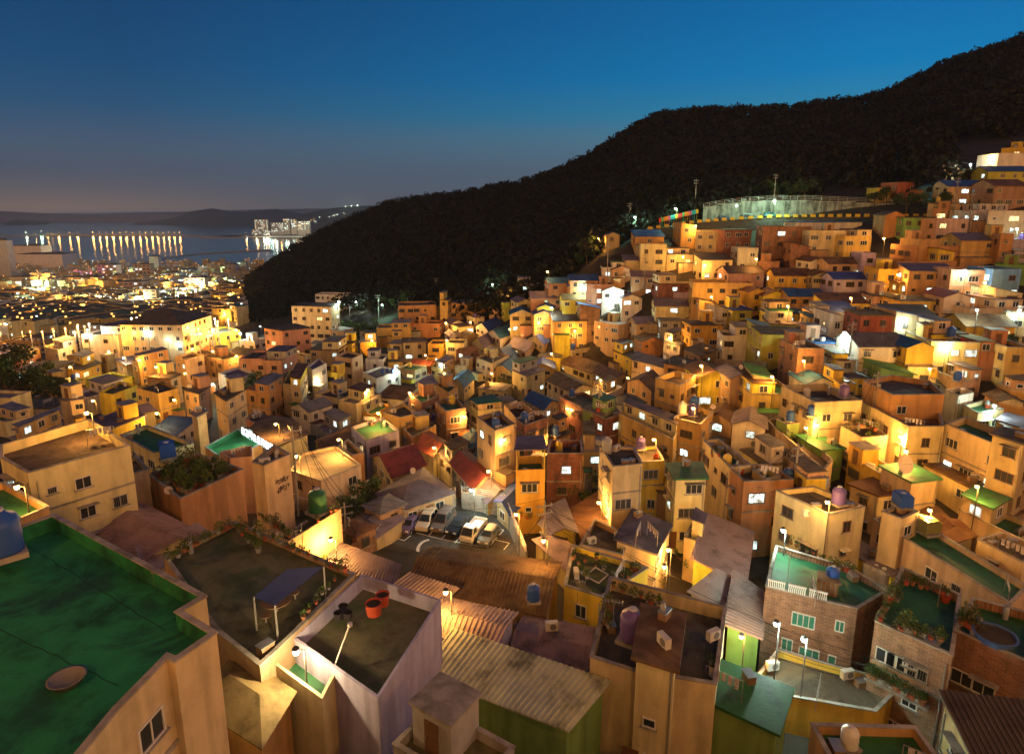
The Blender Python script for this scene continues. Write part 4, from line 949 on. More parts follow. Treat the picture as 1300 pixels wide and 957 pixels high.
# ------------------------------------------------------------------ coverage map, then houses in the gaps between the surveyed ones
CV = np.zeros((240, 330), np.int16)
def hull(ps):
    ps = sorted(set(ps)); 
    if len(ps) < 3: return ps
    def half(q):
        o = []
        for p in q:
            while len(o) >= 2 and (o[-1][0]-o[-2][0])*(p[1]-o[-2][1])-(o[-1][1]-o[-2][1])*(p[0]-o[-2][0]) <= 0: o.pop()
            o.append(p)
        return o
    a = half(ps); b = half(ps[::-1]); return a[:-1]+b[:-1]
def cells(poly, z0, z1):
    ps = []
    for p in poly:
        for z in (z0, z1):
            a = proj((p[0], p[1], z))
            if a[2] > 1: ps.append((round(a[0]/4, 2), round(a[1]/4, 2)))
    if len(ps) < 3: return np.zeros((0,2), int)
    hl = hull(ps); xs = [p[0] for p in hl]; ys = [p[1] for p in hl]; out = []
    for i in range(max(0, int(min(ys))), min(239, int(max(ys))+1)+1):
        for j in range(max(0, int(min(xs))), min(329, int(max(xs))+1)+1):
            if inside(hl, j+.5, i+.5): out.append((i, j))
    return np.array(out, int).reshape(-1, 2)
for H in HOUSES:
    c = cells(H['poly'], H['ztop']-H['h']*.8, H['ztop'])
    if len(c): CV[c[:,0], c[:,1]] += 1
LOT = [(477,684),(548,640),(582,627),(637,634),(664,697),(655,745),(540,745)]
for i in range(240):
    for j in range(330):
        if inside(LOT, j*4+2, i*4+2): CV[i, j] += 1
def foot_clear(poly, m=.2):
    cx = sum(p[0] for p in poly)/4; cyy = sum(p[1] for p in poly)/4
    for H in HOUSES:
        if abs(H['c'][0]-cx)+abs(H['c'][1]-cyy) > 40: continue
        for p in list(poly)+[(cx,cyy)]:
            if inside(H['poly'], *p): return False
        for p in list(H['poly'])+[H['c']]:
            if inside(poly, *p): return False
    return True
FILLZ = [((0,430,330,560), 60), ((330,410,660,640), 70), ((560,330,1300,470), 60), ((640,430,1300,700), 70), ((1180,175,1300,330),12), ((640,295,960,400),25), ((0,690,1300,957),14), ((0,540,500,700),20)]
NF = 0
def fill():
    global NF
    rr = random.Random(5); random.seed(99)
    for (x0,y0,x1,y1), cnt in FILLZ:
        got = tries = 0
        while got < cnt and tries < cnt*60 and NF < 270:
            tries += 1
            px, py = rr.uniform(x0,x1), rr.uniform(y0,y1)
            # keep to the village side of the road below the hill
            lim = np.interp(px, [0,250,330,440,640,760,900,1100,1300], [430,428,430,412,388,325,296,290,185])
            if py < lim: continue
            if CV[int(py//4), int(px//4)]: continue
            h = rr.choice((3.2,3.4,5.6,5.8,6.0)); q, d = hit(px, py, h)
            if q is None or d > 330: continue
            e = 3.0; gxx = (zt(q[0]+e,q[1])-zt(q[0]-e,q[1])); gyy = (zt(q[0],q[1]+e)-zt(q[0],q[1]-e))
            base = math.atan2(gyy, gxx)+math.pi/2 if math.hypot(gxx,gyy) > .6 else R(-28)
            ang = base+rr.uniform(-.15,.15); w, dp = rr.uniform(5,9.5), rr.uniform(4.5,7)
            for s in (1, .75, .55):
                u = Vector((math.cos(ang), math.sin(ang)))*w*s/2; v = Vector((-math.sin(ang), math.cos(ang)))*dp*s/2; c = Vector(q[:2])
                poly = [tuple(c-u-v), tuple(c+u-v), tuple(c+u+v), tuple(c-u+v)]
                cc = cells(poly, q[2]-h*.6, q[2])
                if len(cc) < 2: continue
                if CV[cc[:,0], cc[:,1]].astype(bool).mean() < .45 and foot_clear(poly):
                    wk = rr.choices('cwbotpygLkBG', [20,10,10,16,10,7,6,5,3,2,2,1])[0]; rs = rr.choices('FSGHL', [42,24,20,6,8])[0]
                    rk = rr.choices({'F':'ngcm','S':'ngcv'}.get(rs,'nkvbrs'), [5,4,3,2] if rs in 'FS' else [5,4,4,4,2,2])[0]
                    H = house(poly, q[2], h, wk, rs, rk, annex=rr.random() < .3); H['opt'] = {}
                    if rs == 'F' and rr.random() < .45: H['opt']['room'] = 1
                    if rs in 'FS' and rr.random() < .45: H['opt']['tank'] = 1
                    CV[cc[:,0], cc[:,1]] += 1; got += 1; NF += 1; break
fill()
print('houses', len(HOUSES), 'fill', NF)
# ------------------------------------------------------------------ lamps: pole, arm, head and the light it gives
SOD = (1.0, .45, .085); WHT = (.72, 1.0, .86); WRM = (1.0, .72, .34)
BM = {}
def bulb_mesh(k):
    if k not in BM:
        c = {'f': (1,.42,.08), 'g': (.75,1,.85), 's': (1,.55,.16), 'w': (.8,1,.92), 'y': (1,.85,.5)}[k]; q = MB(); q.lathe((0,0,0), [(0,-.2),(.14,-.14),(.2,0),(.14,.14),(0,.2)], 12); BM[k] = q.mesh('bulb', mat('bulb_'+k, (.8,.8,.8), var=0, emit=c, es=5 if k == 'f' else 12), True)
    return BM[k]
def lamp(px, py, kind='s', P=1.0, dd=None, hgt=5.0, look=None, clear=1.6):
    col, cn = {'s': (SOD, 'orange'), 'w': (WHT, 'white'), 'g': ((.5,1,.66), 'greenish white'), 'y': (WRM, 'yellowish')}[kind]
    q, d = hit(px, py, clear, surf=surf); g, d2 = hit(px, py, hgt)
    if g is not None and (q is None or d2 <= d): q, d = g, d2
    if q is None: print('LAMPMISS', px, py); return
    if dd: q = D(px, py, dd); d = dd
    q = q*.992; gz = surf(q[0], q[1]); H = max(1.2, q[2]-gz)
    o = empty('street_lamp', (q[0], q[1], gz)); m = MB(); m.tube((.35,.25,-.5),(.35,.25,H+.15), .06, 6, 0, .045); m.build('pole', M_pole, o)
    m = MB(); m.tube((.35,.25,H+.15),(0,0,H+.3), .035, 5); m.build('arm', M_pole, o)
    m = MB(); m.lathe((0,0,H+.35), [(.03,.2),(.1,.18),(.2,.08),(.2,.04),(.02,.12)], 10); m.build('lamp_head', M_pole, o)
    link('bulb', bulb_mesh(kind), o, (0,0,H+.22), sc=(min(1.6,.75+d*.004),)*3)
    li = bpy.data.lights.new('lamp_light', 'POINT'); li.color = col; li.energy = 1600*P*(max(1, d/130)**1.0); li.shadow_soft_size = .17+d*.0011
    lo_ = link('lamp_light', li, o, (0,0,H-.12))
    thing(o, f'{cn} glowing street lamp on a thin pole', 'street lamp', at=q, group='lit street lamps among the houses'); return q
LAMPS = '''566,755,s,.7 420,688,s,1.6 848,700,s,1.3 843,722,s,.8 941,811,s,.5 376,581,s,.8 551,570,s,1.2 480,526,s,1.2 467,496,s,1 624,475,s,1 564,475,s,1.2 540,452,s,1
566,411,s,1 597,410,s,1 567,433,s,.8 472,433,s,.8 405,484,y,.6 684,411,s,1.2 730,421,s,1.4 890,466,s,1.6 762,484,s,1.2 797,481,s,1.2 647,419,s,1 1143,556,s,2.2 1150,575,s,1.4 1037,541,s,1
1072,424,w,2.2 1023,545,s,.5 1262,517,w,.8 760,304,s,1 883,288,s,1.3 867,327,s,1 895,338,s,1 903,378,s,1.2 783,378,w,1.6 741,365,w,1.2 695,346,s,.6 646,372,s,.8 806,277,g,1.6,196 858,266,g,2,190 983,256,g,4,180 935,262,g,.8,185
1255,200,s,1 1232,210,w,1 1080,380,s,1.3 1291,292,w,.5 1294,396,w,.7 1122,304,s,1 625,362,g,1.5 485,388,g,1.2 430,384,w,1.6 452,384,w,1.2 118,510,s,1.2 110,527,s,.9 199,526,s,1.3 221,509,s,1 211,432,w,.2 224,438,w,.2
38,420,s,1 138,447,s,1.2 157,455,y,1.4 198,467,s,1.3 177,458,s,1.2 255,476,s,1.3 270,489,w,1.2 300,420,s,.6 267,427,s,.4 89,467,s,1.2 244,444,s,.6 270,447,s,1 238,417,s,.35 300,453,s,1.2 235,475,s,1.2
690,689,s,.5 994,676,w,.5 22,622,s,.7 305,424,w,1 330,415,w,1 590,530,s,1 640,560,s,.9 700,450,s,1 830,560,s,.9 9900,610,s,1 1050,640,s,.9 1180,650,s,.9 1240,620,s,.9 980,480,s,1
1180,470,s,1 1250,360,s,1 1000,390,s,1 1140,350,s,.9 960,330,s,.9 690,560,s,1 620,600,s,.8 760,640,s,1 430,560,s,1 350,540,s,1 655,655,s,1.1 720,520,s,1 880,520,s,1 1020,460,s,.9 1200,440,s,.9 850,430,s,1 520,500,s,.9 598,624,w,.6 560,463,w,1 503,470,w,.8 1240,395,w,.8 1225,345,w,.7 700,392,w,.7 1150,410,w,.5 1205,440,w,.6 985,795,w,1.0,43 1020,815,w,.5,43'''
for t in LAMPS.split():
    a = t.split(','); lamp(float(a[0]), float(a[1]), a[2], float(a[3]), float(a[4]) if len(a) > 4 else None)
lamp(376, 832, 'y', .8, (IDS['bright']['ztop']+1.3)/ray(376,832)[2])
# unseen tall lamps added beside and behind the viewpoint to light the foreground
for x, y, z, e in [(-26,-4,6,5.0),(24,2,3,6.0),(6,-10,9,6.0),(52,20,-6,5.0),(-60,26,-4,4.0),(78,42,-8,4.5)]:
    gz = zt(x, y); o = empty('street_lamp', (x,y,gz)); m = MB(); m.tube((0,0,-.5),(0,0,z-gz), .1, 8, 0, .07); m.build('pole', M_pole, o)
    li = bpy.data.lights.new('lamp_light', 'POINT'); li.color = (1,.425,.045); li.energy = 1900*e; li.shadow_soft_size = .5; link('lamp_light', li, o, (0,0,z-gz+.6))
    m = MB(); m.tube((-.5,0,z-gz),(.5,0,z-gz), .08, 6); m.build('arm', M_pole, o)
    thing(o, 'tall unseen fill lamp added beside the viewpoint', 'street lamp', group='unseen fill lamps added on the near slope', fixed=True)
# ------------------------------------------------------------------ car park, road, retaining wall
LZ = -36.4
def on(px, py, z):
    r = ray(px, py); return r*(z/r[2])
def flat(name, pxs, z, m, th=.0, zlow=None, kind=None):
    P_ = ccw([tuple(on(*p, z)[:2]) for p in pxs]); q = MB()
    if zlow is not None: q.prism(P_, zlow, z)
    else: q.quad([(p[0],p[1],z) for p in P_])
    o = q.build(name, m)
    if kind: setting(o, kind)
    return o
flat('car_park_surface', [(470,690),(500,664),(548,643),(584,630),(637,636),(662,697),(668,760),(520,760)], LZ, M_asph, zlow=LZ-3, kind='structure')
q = MB()
def line(a, b, w=.13, m=None):
    A, B = on(*a, LZ+.006), on(*b, LZ+.006); d = Vector((B-A)[:2]).normalized(); n = Vector((-d.y, d.x))*w/2
    q.quad([(A[0]-n.x,A[1]-n.y,A[2]),(B[0]-n.x,B[1]-n.y,A[2]),(B[0]+n.x,B[1]+n.y,A[2]),(A[0]+n.x,A[1]+n.y,A[2])])
Z2 = lambda x, y: (490+x/7.09, 620+y/7.09)
for a, b in [((270,398),(500,455)),((500,455),(860,522)),((860,522),(920,533)),((50,432),(165,468)),((50,432),(120,388)),((165,468),(225,420)),((500,452),(560,390)),((620,488),(700,395)),((760,515),(870,380)),
             ((915,533),(1060,372)),((1000,360),(1060,372)),((990,462),(1110,490)),((1110,490),(1060,550)),((385,425),(430,370))]: line(Z2(*a), Z2(*b))
for k in range(8):
    t0, t1 = R(95+k*15), R(95+(k+1)*15)
    f = lambda t: Z2(400+115*math.cos(t), 560-100*math.sin(t)); line(f(t0), f(t1), .35)
setting(q.build('parking_lines', M_paint))
def fence(name, pxs, zs, hh, look, wall_m=M_conc, base=1.2, rails=3, cat='fence'):
    P_ = [on(*p, z) if not isinstance(p, np.ndarray) else p for p, z in zip(pxs, zs)]
    c = P_[0]; o = empty(name, tuple(c)); 
    for a, b in zip(P_, P_[1:]):
        m = MB(); d = Vector((b-a)[:2]); L = d.length; rz = math.atan2(d.y, d.x); mid = (a+b)/2-c
        m.prism(ccw([(mid[0]-math.cos(rz)*L/2-math.sin(rz)*s*.12*t, mid[1]-math.sin(rz)*L/2+math.cos(rz)*s*.12*t) if k == 0 else (mid[0]+math.cos(rz)*L/2-math.sin(rz)*s*.12*t, mid[1]+math.sin(rz)*L/2+math.cos(rz)*s*.12*t) for k, s, t in ((0,-1,1),(1,-1,1),(1,1,1),(0,1,1))]), mid[2]-base-1.5, mid[2])
        m.build('base_wall', wall_m, o)
        m = MB()
        for r_ in range(rails): m.tube(tuple(a-c+np.array([0,0,hh*(r_+1)/rails])), tuple(b-c+np.array([0,0,hh*(r_+1)/rails])), .035, 6)
        k = max(2, int(L/2))
        for i in range(k+1): p = a+(b-a)*i/k-c; m.tube((p[0],p[1],p[2]),(p[0],p[1],p[2]+hh), .04, 6)
        m.build('railing', mat('pale_metal', (.55,.53,.5), rough=.5, var=.1), o)
    return thing(o, look, cat, at=P_[len(P_)//2])
fence('car_park_fence', [(478,682),(501,654),(540,640),(578,627)], [LZ+1.6]*4, .9, 'railed concrete wall along the upper left side of the car park')
fence('car_park_fence', [(586,624),(612,628),(640,634),(655,668),(668,700)], [LZ+2.2]*5, .7, 'railed concrete wall along the right side of the car park', base=2.2)
# vehicles
def car(px, py, yaw, L, Wd, Hh, paint, look, kind='car', z=None, pos=None, nm='parked_car', cat='car'):
    k_ = 1 if pos is not None else .88; L *= k_; Wd *= k_; Hh *= .92 if pos is None else 1; p = pos if pos is not None else on(px, py+4, (LZ if z is None else z)); o = empty(nm, (p[0], p[1], p[2]+.0), yaw)
    pm = mat('car_paint_'+paint[0], paint[1], rough=.3, spec=.6, var=.06, bump=0)
    def ext(prof, hw, top, mi=0, q=None):   # side profile (x,z,inset) extruded across the width
        q = q or MB(); n = len(prof)
        Lf = [(x, -(hw-i), z) for x, z, i in prof]; Rt = [(x, (hw-i), z) for x, z, i in prof]
        for k in range(n): j = (k+1)%n; q.quad([Lf[k], Lf[j], Rt[j], Rt[k]], mi)
        q.quad(Lf[::-1], mi); q.quad(Rt, mi); return q
    h = L/2; hw = Wd/2
    if kind == 'pickup':
        b = ext([(-h,.35,0),(-h,.75,0),(.5,.75,0),(.5,.8,0),(h-.1,.85,.03),(h,.7,.05),(h,.3,.03)], hw, 0)
        b = ext([(.52,.8,0),(.6,Hh,.15),(h-.75,Hh,.15),(h-.12,.95,.05),(h-.1,.8,.02)], hw, 0, q=b); b.build('body', pm, o)
        m = MB(); th = .06
        for s in (-1,1): m.box((-h/2+.22, s*(hw-.03), .95), (h+.4, th, .38))
        m.box((-h+.03,0,.95),(th,Wd-.13,.38)); m.box((.38,0,1.0),(th,Wd-.13,.5)); m.build('cargo_bed', pm, o)
        g = ext([(h-.735,Hh-.06,.2),(h-.13,1.02,.09),(h-.08,1.0,.09),(h-.68,Hh-.08,.2)], hw, 0)
        for s in (-1,1): g.quad([(.75,s*(hw+.004-.03),1.02),(h-.45,s*(hw+.004-.05),1.02),(h-.85,s*(hw-.12),Hh-.12),(.8,s*(hw-.12),Hh-.12)])
        g.build('windows', M_dark, o)
    else:
        van = kind == 'van'; bx = h-.55 if van else h*.42; rx = -h+.1 if kind != 'sedan' else -h*.55; ws = h-.95 if van else h*.48
        b = ext([(-h,.35,.03),(-h+.02,.8,.02),(-h+.1,.95,.02),(ws,.95,.02),(h-.15,.78,.06),(h,.6,.1),(h,.3,.05)], hw, 0); b.build('body', pm, o)
        t = ext([(rx,.951,.04),(rx+.25,Hh,.2),(ws-.75,Hh,.2),(ws+.05,.951,.06)], hw-.02, 0); t.build('cabin', pm, o)
        g = MB()
        for s in (-1,1):
            for x0, x1 in ((rx+.3, (rx+ws)/2-.35),((rx+ws)/2-.25, ws-.55)): 
                g.quad([(x0,s*(hw-.05),1.0),(x1+.2,s*(hw-.05),1.0),(x1-.15 if x1 < ws-.6 else x1-.2,s*(hw-.19),Hh-.1),(x0+.08,s*(hw-.19),Hh-.1)])
        g.quad([(ws+.03,-hw+.16,1.0),(ws+.03,hw-.16,1.0),(ws-.66,hw-.28,Hh-.04),(ws-.66,-hw+.28,Hh-.04)]); g.quad([(rx+.0,-hw+.2,1.02),(rx+.0,hw-.2,1.02),(rx+.2,hw-.3,Hh-.1),(rx+.2,-hw+.3,Hh-.1)])
        g.build('windows', M_dark, o)
    for sx_ in (-1,1):
        for sy in (-1,1):
            m = MB(); m.tube((sx_*L*.31, sy*(hw-.2), .31), (sx_*L*.31, sy*(hw+.01), .31), .31, 14); w = m.build('wheel', mat('tyre', (.02,.02,.02), var=0), o)
            m = MB(); m.tube((sx_*L*.31, sy*(hw), .31), (sx_*L*.31, sy*(hw+.02), .31), .17, 10); m.build('rim', M_metal, w)
    for sy in (-1,1):
        m = MB(); m.box((h-.02, sy*(hw-.28), .68), (.1,.34,.16)); m.build('headlight', mat('headlight_glass', (.7,.7,.65), rough=.15, var=0), o)
        m = MB(); m.box((-h+.02, sy*(hw-.16), .75), (.08,.16,.24)); m.build('tail_light', mat('tail_light_red', (.4,.02,.02), rough=.2, var=0), o)
    return thing(o, look, cat, at=p, group='vehicles in the car park' if pos is None else None)
fA, fB = on(588.7,686,LZ), on(614,656.7,LZ); YAW = math.atan2(fA[1]-fB[1], fA[0]-fB[0])
car(*Z2(215,345), YAW+.05, 3.6, 1.55, 1.45, ('purple',(.12,.09,.24)), 'small purple-blue hatchback, leftmost vehicle in the car park')
car(*Z2(372,300), YAW+.12, 4.5, 1.8, 1.7, ('cream',(.62,.55,.45)), 'cream-white sport utility car beside the purple hatchback', kind='van')
car(*Z2(518,305), YAW+.06, 4.9, 1.85, 1.9, ('taupe',(.15,.12,.11)), 'brown-grey passenger van between the cream and the black car', kind='van', nm='parked_van', cat='van')
car(*Z2(650,345), YAW, 4.5, 1.75, 1.4, ('black',(.02,.02,.025)), 'black sedan parked left of the white pickup truck', kind='sedan')
car(*Z2(790,390), YAW, 5.0, 1.75, 1.85, ('white',(.75,.74,.7)), 'white pickup truck with open cargo bed in the car park', kind='pickup', nm='pickup_truck', cat='truck')
car(*Z2(925,440), YAW, 4.1, 1.65, 1.45, ('grey',(.13,.14,.15)), 'grey hatchback, rightmost vehicle in the car park')
# road at the top of the village
RD = [(820,292,186),(883,283,186),(935,279,184),(983,276,181),(1060,275.5,176),(1130,275.5,170),(1210,276,163),(1320,277,156)]
q = MB(); rd = []
for a in RD:
    p = D(*a); out = np.array([p[0], p[1], 0]); out /= np.linalg.norm(out); rd.append((p, out))
for (a, oa), (b, ob) in zip(rd, rd[1:]): q.quad([tuple(a),tuple(b),tuple(b+ob*6.5),tuple(a+oa*6.5)]); q.quad([tuple(a-[0,0,5]),tuple(b-[0,0,5]),tuple(b),tuple(a)])
setting(q.build('road', M_asph))
q = MB()
for (a, oa), (b, ob) in zip(rd, rd[1:]):
    L = np.linalg.norm(b-a); k = max(1, int(L/2.2)); rz = math.atan2(b[1]-a[1], b[0]-a[0])
    for i in range(k): p = a+(b-a)*(i+.5)/k; q.box((p[0],p[1],p[2]+.4),(1.3,.35,.8), rz)
o = q.build('guard_blocks', mat('yellow_paint', (.65,.42,.04), var=.3)); 
thing(o, 'long row of yellow guard blocks edging the upper road', 'barrier', at=D(1000,275,176))
WL = [(892,278,264,193),(908,275,261,192),(940,273,256.5,190),(983,271,254,187),(1030,270,254.5,184),(1085,270,257,181),(1135,271,259,178)]
q = MB(); fc = MB()
wp = [(D(x,yb,d), D(x,yt,d)) for x,yb,yt,d in WL]; u = 0
for (a0,a1),(b0,b1) in zip(wp, wp[1:]):
    L = np.linalg.norm(b0-a0); q.quad([tuple(a0-[0,0,3]),tuple(b0-[0,0,3]),(b0[0],b0[1],b1[2]),(a0[0],a0[1],a1[2])], 0, [(u,0),(u+L,0),(u+L,4),(u,4)]); u += L
    o1 = np.array([a0[0],a0[1],a1[2]]); o2 = np.array([b0[0],b0[1],b1[2]]); back = np.array([0,3.0,0])
    q.quad([tuple(o1),tuple(o2),tuple(o2+back),tuple(o1+back)])
o = q.build('retaining_wall', mat('stained_concrete', (.26,.27,.24), var=.5, scale=.5, streak=.6)); thing(o, 'tall stained concrete retaining wall lit green-white above the road', 'wall', at=D(1000,262,186))
fence('hill_fence', [np.array([a0[0],a0[1],a1[2]]) for a0,a1 in wp], [0]*8, 1.3, 'thin metal fence along the top of the lit retaining wall', rails=3, base=-1.3)
cols = [((.6,.05,.05),'red'),((.7,.5,.03),'yellow'),((.05,.4,.45),'cyan'),((.6,.1,.3),'pink'),((.7,.25,.03),'orange'),((.1,.45,.15),'green')]
for i in range(17):
    t = i/16; p = D(838+t*47, 279.5-t*11, 189); c, n = cols[(i*5+i//3)%6]; q = MB(); q.box((0,0,0),(.75,.06,1.2)); q.tube((0,0,-2.4),(0,0,.6),.04,5)
    o = q.build('street_banner', mat('banner_'+n, c, var=.1), None, tuple(p)); thing(o, f'{n} banner plate in the colourful row beside the top road', 'banner', group='colourful banners by the top road')
for x, pc, lk in [(921,('navy',(.03,.05,.1)),'dark car parked under the left end of the retaining wall'),(950,('blackb',(.02,.02,.02)),'black car parked under the retaining wall beside the tall pole'),(978,('teal',(.05,.25,.3)),'teal car parked under the brightest part of the retaining wall')]:
    p = D(x, 275.2, 186.5); car(0,0,.1,4.3,1.7,1.45,pc,lk,pos=np.array([p[0],p[1],float(np.interp(x,[883,935,983],[rd[1][0][2],rd[2][0][2],rd[3][0][2]]))]))
# ------------------------------------------------------------------ poles and cables
TOPS = {}
def pole(pxb, pyb, pyt, look, key=None, r=.14, arms=2, pxt=None):
    q_, d = hit(pxb, pyb, 0, surf=surf)
    if q_ is None: return
    top = D(pxb, pyt, d); Hh = top[2]-q_[2]; o = empty('utility_pole', tuple(q_)); m = MB(); m.tube((0,0,-2),(0,0,Hh), r, 8, 0, r*.65); m.build('pole', M_conc, o)
    for k in range(arms): m = MB(); m.box((0,0,Hh-.5-k*.8),(1.8,.1,.1), .4); [m.tube((sx_*.75*math.cos(.4), sx_*.75*math.sin(.4), Hh-.45-k*.8),(sx_*.75*math.cos(.4), sx_*.75*math.sin(.4), Hh-.25-k*.8), .05, 6) for sx_ in (-1,0,1)]; m.build('crossarm', M_metal, o)
    if random.random() < .4: m = MB(); m.tube((.3,0,Hh-2.6),(.3,0,Hh-1.7), .22, 10); m.build('transformer', M_metal, o)
    thing(o, look, 'utility pole', at=top); TOPS[key or pxb] = Vector(top)-Vector((0,0,.3))
for a in [(881,282,228,'tall thin pole on the top road beside the colourful banners'),(981,272,221,'tall pole in front of the lit retaining wall'),(798,302,257,'tall pole at the left end of the top road'),
          (771,345,307,'pole between the top terraces and the dark trees'),(818,356,326,'short pole below the stepped cream house'),(1210,276,225,'tall pole below the white lamp at the upper right'),(1231,276,240,'thin pole right of the tall upper right pole'),
          (1078,452,407,'pole standing in the white glow on the right slope'),(378,640,533,'tall pale pole behind the blank wall tower'),(440,692,632,'pole beside the glowing wall yard'),(691,700,630,'pole with small lamp at the car park corner'),
          (481,405,373,'pole on the road under the dark hill'),(554,378,352,'pole behind the long orange hall'),(444,400,386,'short pole before the white clinic'),(695,349,326,'left pole of a pair at the tree edge'),(705,342,318,'right pole of a pair at the tree edge'),
          (430,515,490,'wooden pole in the dark yard mid valley'),(1112,500,470,'thin pole over the angular house'),(626,470,440,'pole between the pale lit roofs'),(1010,600,560,'pole among the green box houses'),(760,520,480,'pole by the lamp lit terrace')]:
    pole(*a[:3], a[3])
def cable(a, b, look, sag=1.2, r=.022):
    a = Vector(a); b = Vector(b); q = MB(); prev = None
    for i in range(15):
        t = i/14; p = a.lerp(b, t); p.z -= sag*4*t*(1-t); p = p-a
        if prev is not None: q.tube(prev, p, r, 4)
        prev = p
    o = q.build('power_cable', mat('black_cable', (.02,.02,.02), var=0), None, tuple(a)); thing(o, look, 'cable', at=(a+b)/2, group='overhead cables')
for a, b in [(881,981),(798,881),(981,1210),(1210,1231),(771,818),(378,440),(440,691),(481,554),(444,481),(695,705),(691,760),(1078,1112)]:
    if a in TOPS and b in TOPS: cable(TOPS[a], TOPS[b], 'thin black cable sagging between two poles')
if 691 in TOPS:
    for k, (x, y, d) in enumerate([(1000,800,48),(1010,790,50),(860,760,56),(640,690,66),(566,757,50),(1130,855,44),(1125,840,44)]):
        cable(TOPS[691]-Vector((0,0,.4*k)), D(x,y,d), 'black cable fanning out from the car park corner pole')
A_, B_ = IDS['balu']['poly'][0], IDS['balu']['poly'][1]
for k in range(4): cable(D(968,800+k*9,47), D(1100,846+k*6,45.5), 'black cable running across the front of the balustrade house', .3)
# ------------------------------------------------------------------ things on the roofs
def tank_mesh(col, name, box=False):
    q = MB()
    if box: q.box((0,0,.55),(1.5,1.1,.95)); q.box((0,0,1.07),(1.3,.9,.1))
    else: q.lathe((0,0,0), [(0,.0),(.62,0),(.64,.1),(.6,.35),(.64,.6),(.6,.85),(.64,1.1),(.55,1.35),(.25,1.5),(.22,1.6),(0,1.62)], 16)
    body = q.mesh('tank_body', mat('tank_'+name, col, rough=.45, var=.12, bump=0), not box)
    q = MB(); q.box((0,0,-.12),(1.3,1.3,.22)); base = q.mesh('plinth', M_conc)
    q = MB(); q.lathe((0,0,1.08 if box else 1.6), [(0,.1),(.2,.08),(.22,0)], 10); lid = q.mesh('lid', mat('tank_lid', (.5,.5,.5), var=0)); return body, base, lid
TK = {'blue': tank_mesh((.03,.09,.35),'blue'), 'violet': tank_mesh((.12,.08,.28),'violet'), 'yellow': tank_mesh((.55,.4,.06),'yellow'), 'grey': tank_mesh((.3,.3,.3),'grey'), 'green': tank_mesh((.03,.14,.07),'green'), 'white': tank_mesh((.6,.58,.5),'white'), 'bluebox': tank_mesh((.03,.09,.35),'bluebox', True), 'olive': tank_mesh((.18,.17,.05),'olive', True)}
def tank_at(p, k, s=1.0):
    o = empty('water_tank', (p[0],p[1],p[2]+.2), random.random()*3); o.scale = (s,s,s); link('tank_body', TK[k][0], o); link('plinth', TK[k][1], o); link('lid', TK[k][2], o)
    thing(o, f"{'box-shaped ' if k in ('bluebox','olive') else 'round '}{k.replace('box','')} water tank on a house roof", 'water tank', group='rooftop water tanks')
def spot(px, py): 
    q, d = hit(px, py, 0, surf=surf); return q
for x, y, k, s in [(677,763,'blue',.8),(802,812,'violet',1.25),(1056,740,'blue',.8),(1145,643,'bluebox',1.1),(1064,640,'violet',1),(213,580,'bluebox',1.6),(1207,428,'blue',1),(1215,484,'blue',.9),(1071,504,'violet',1),(881,517,'blue',1),(866,525,'white',1),
    (705,553,'blue',.9),(726,504,'blue',.8),(727,444,'blue',1),(468,624,'grey',.9),(550,535,'violet',.8),(404,650,'green',1.3),(6,704,'blue',1.3),(1101,733,'grey',.9),(1110,737,'grey',.9),(1120,741,'grey',.9),(1166,672,'olive',1.1),(1178,677,'olive',1.1),(813,570,'violet',.9),
    (486,475,'blue',.6),(492,474,'blue',.6),(498,474,'blue',.6),(240,432,'grey',1.2),(1185,480,'yellow',.8),(770,573,'grey',.9),(1003,535,'blue',.9),(1030,528,'blue',.9)]:
    p = spot(x, y)
    if p is not None: tank_at(p, k, s)
rr = random.Random(21)
for H in HOUSES:
    o_ = H['opt']; 
    if o_.get('room') and H['rs'] in 'FST' and H['dist'] < 260: rooftop_room(H, rr.choice((0,1)), .35)
    if o_.get('tank') and H['rs'] in 'FST':
        poly = H['poly']; cx, cyy = H['c']; v = rr.choice(poly); f = rr.uniform(.3,.5); tank_at((cx+(v[0]-cx)*f, cyy+(v[1]-cyy)*f, H['zf']), rr.choice(['blue','blue','violet','yellow','grey','white']), rr.uniform(.7,1))
# potted plants
def pot_mesh(k):
    r = np.random.default_rng(k); q = MB(); q.lathe((0,0,0), [(0,0),(.16,0),(.22,.3),(.24,.32),(.2,.32),(.19,.27),(0,.27)], 10)
    pm = q.mesh('pot', mat(('pot_clay','pot_grey','pot_red')[k%3], ((.35,.16,.08),(.3,.29,.27),(.45,.1,.05))[k%3], var=.2))
    v = leafmass(np.array([[0,0,.5],[.1,.05,.7],[-.1,0,.62]]), np.array([.24,.2,.2])*(1+.25*k%2), 45, .07, r, 1.0); return pm, quadmesh('foliage', v, mat(('pot_leaf_a','pot_leaf_b','pot_leaf_c')[k%3], ((.05,.09,.02),(.08,.12,.02),(.10,.11,.05))[k%3], var=.3, bump=0))
PTS = [pot_mesh(k) for k in range(6)]
def pot(p, s=1.0, look='small potted plant on a roof', group='potted plants on roofs'):
    k = rr.randrange(6); o = empty('potted_plant', tuple(p), rr.random()*6); s *= rr.uniform(.45,.95); o.scale = (s,s,s*rr.uniform(.8,1.4)); link('pot', PTS[k][0], o); link('foliage', PTS[k][1], o); thing(o, look, 'plant', group=group)
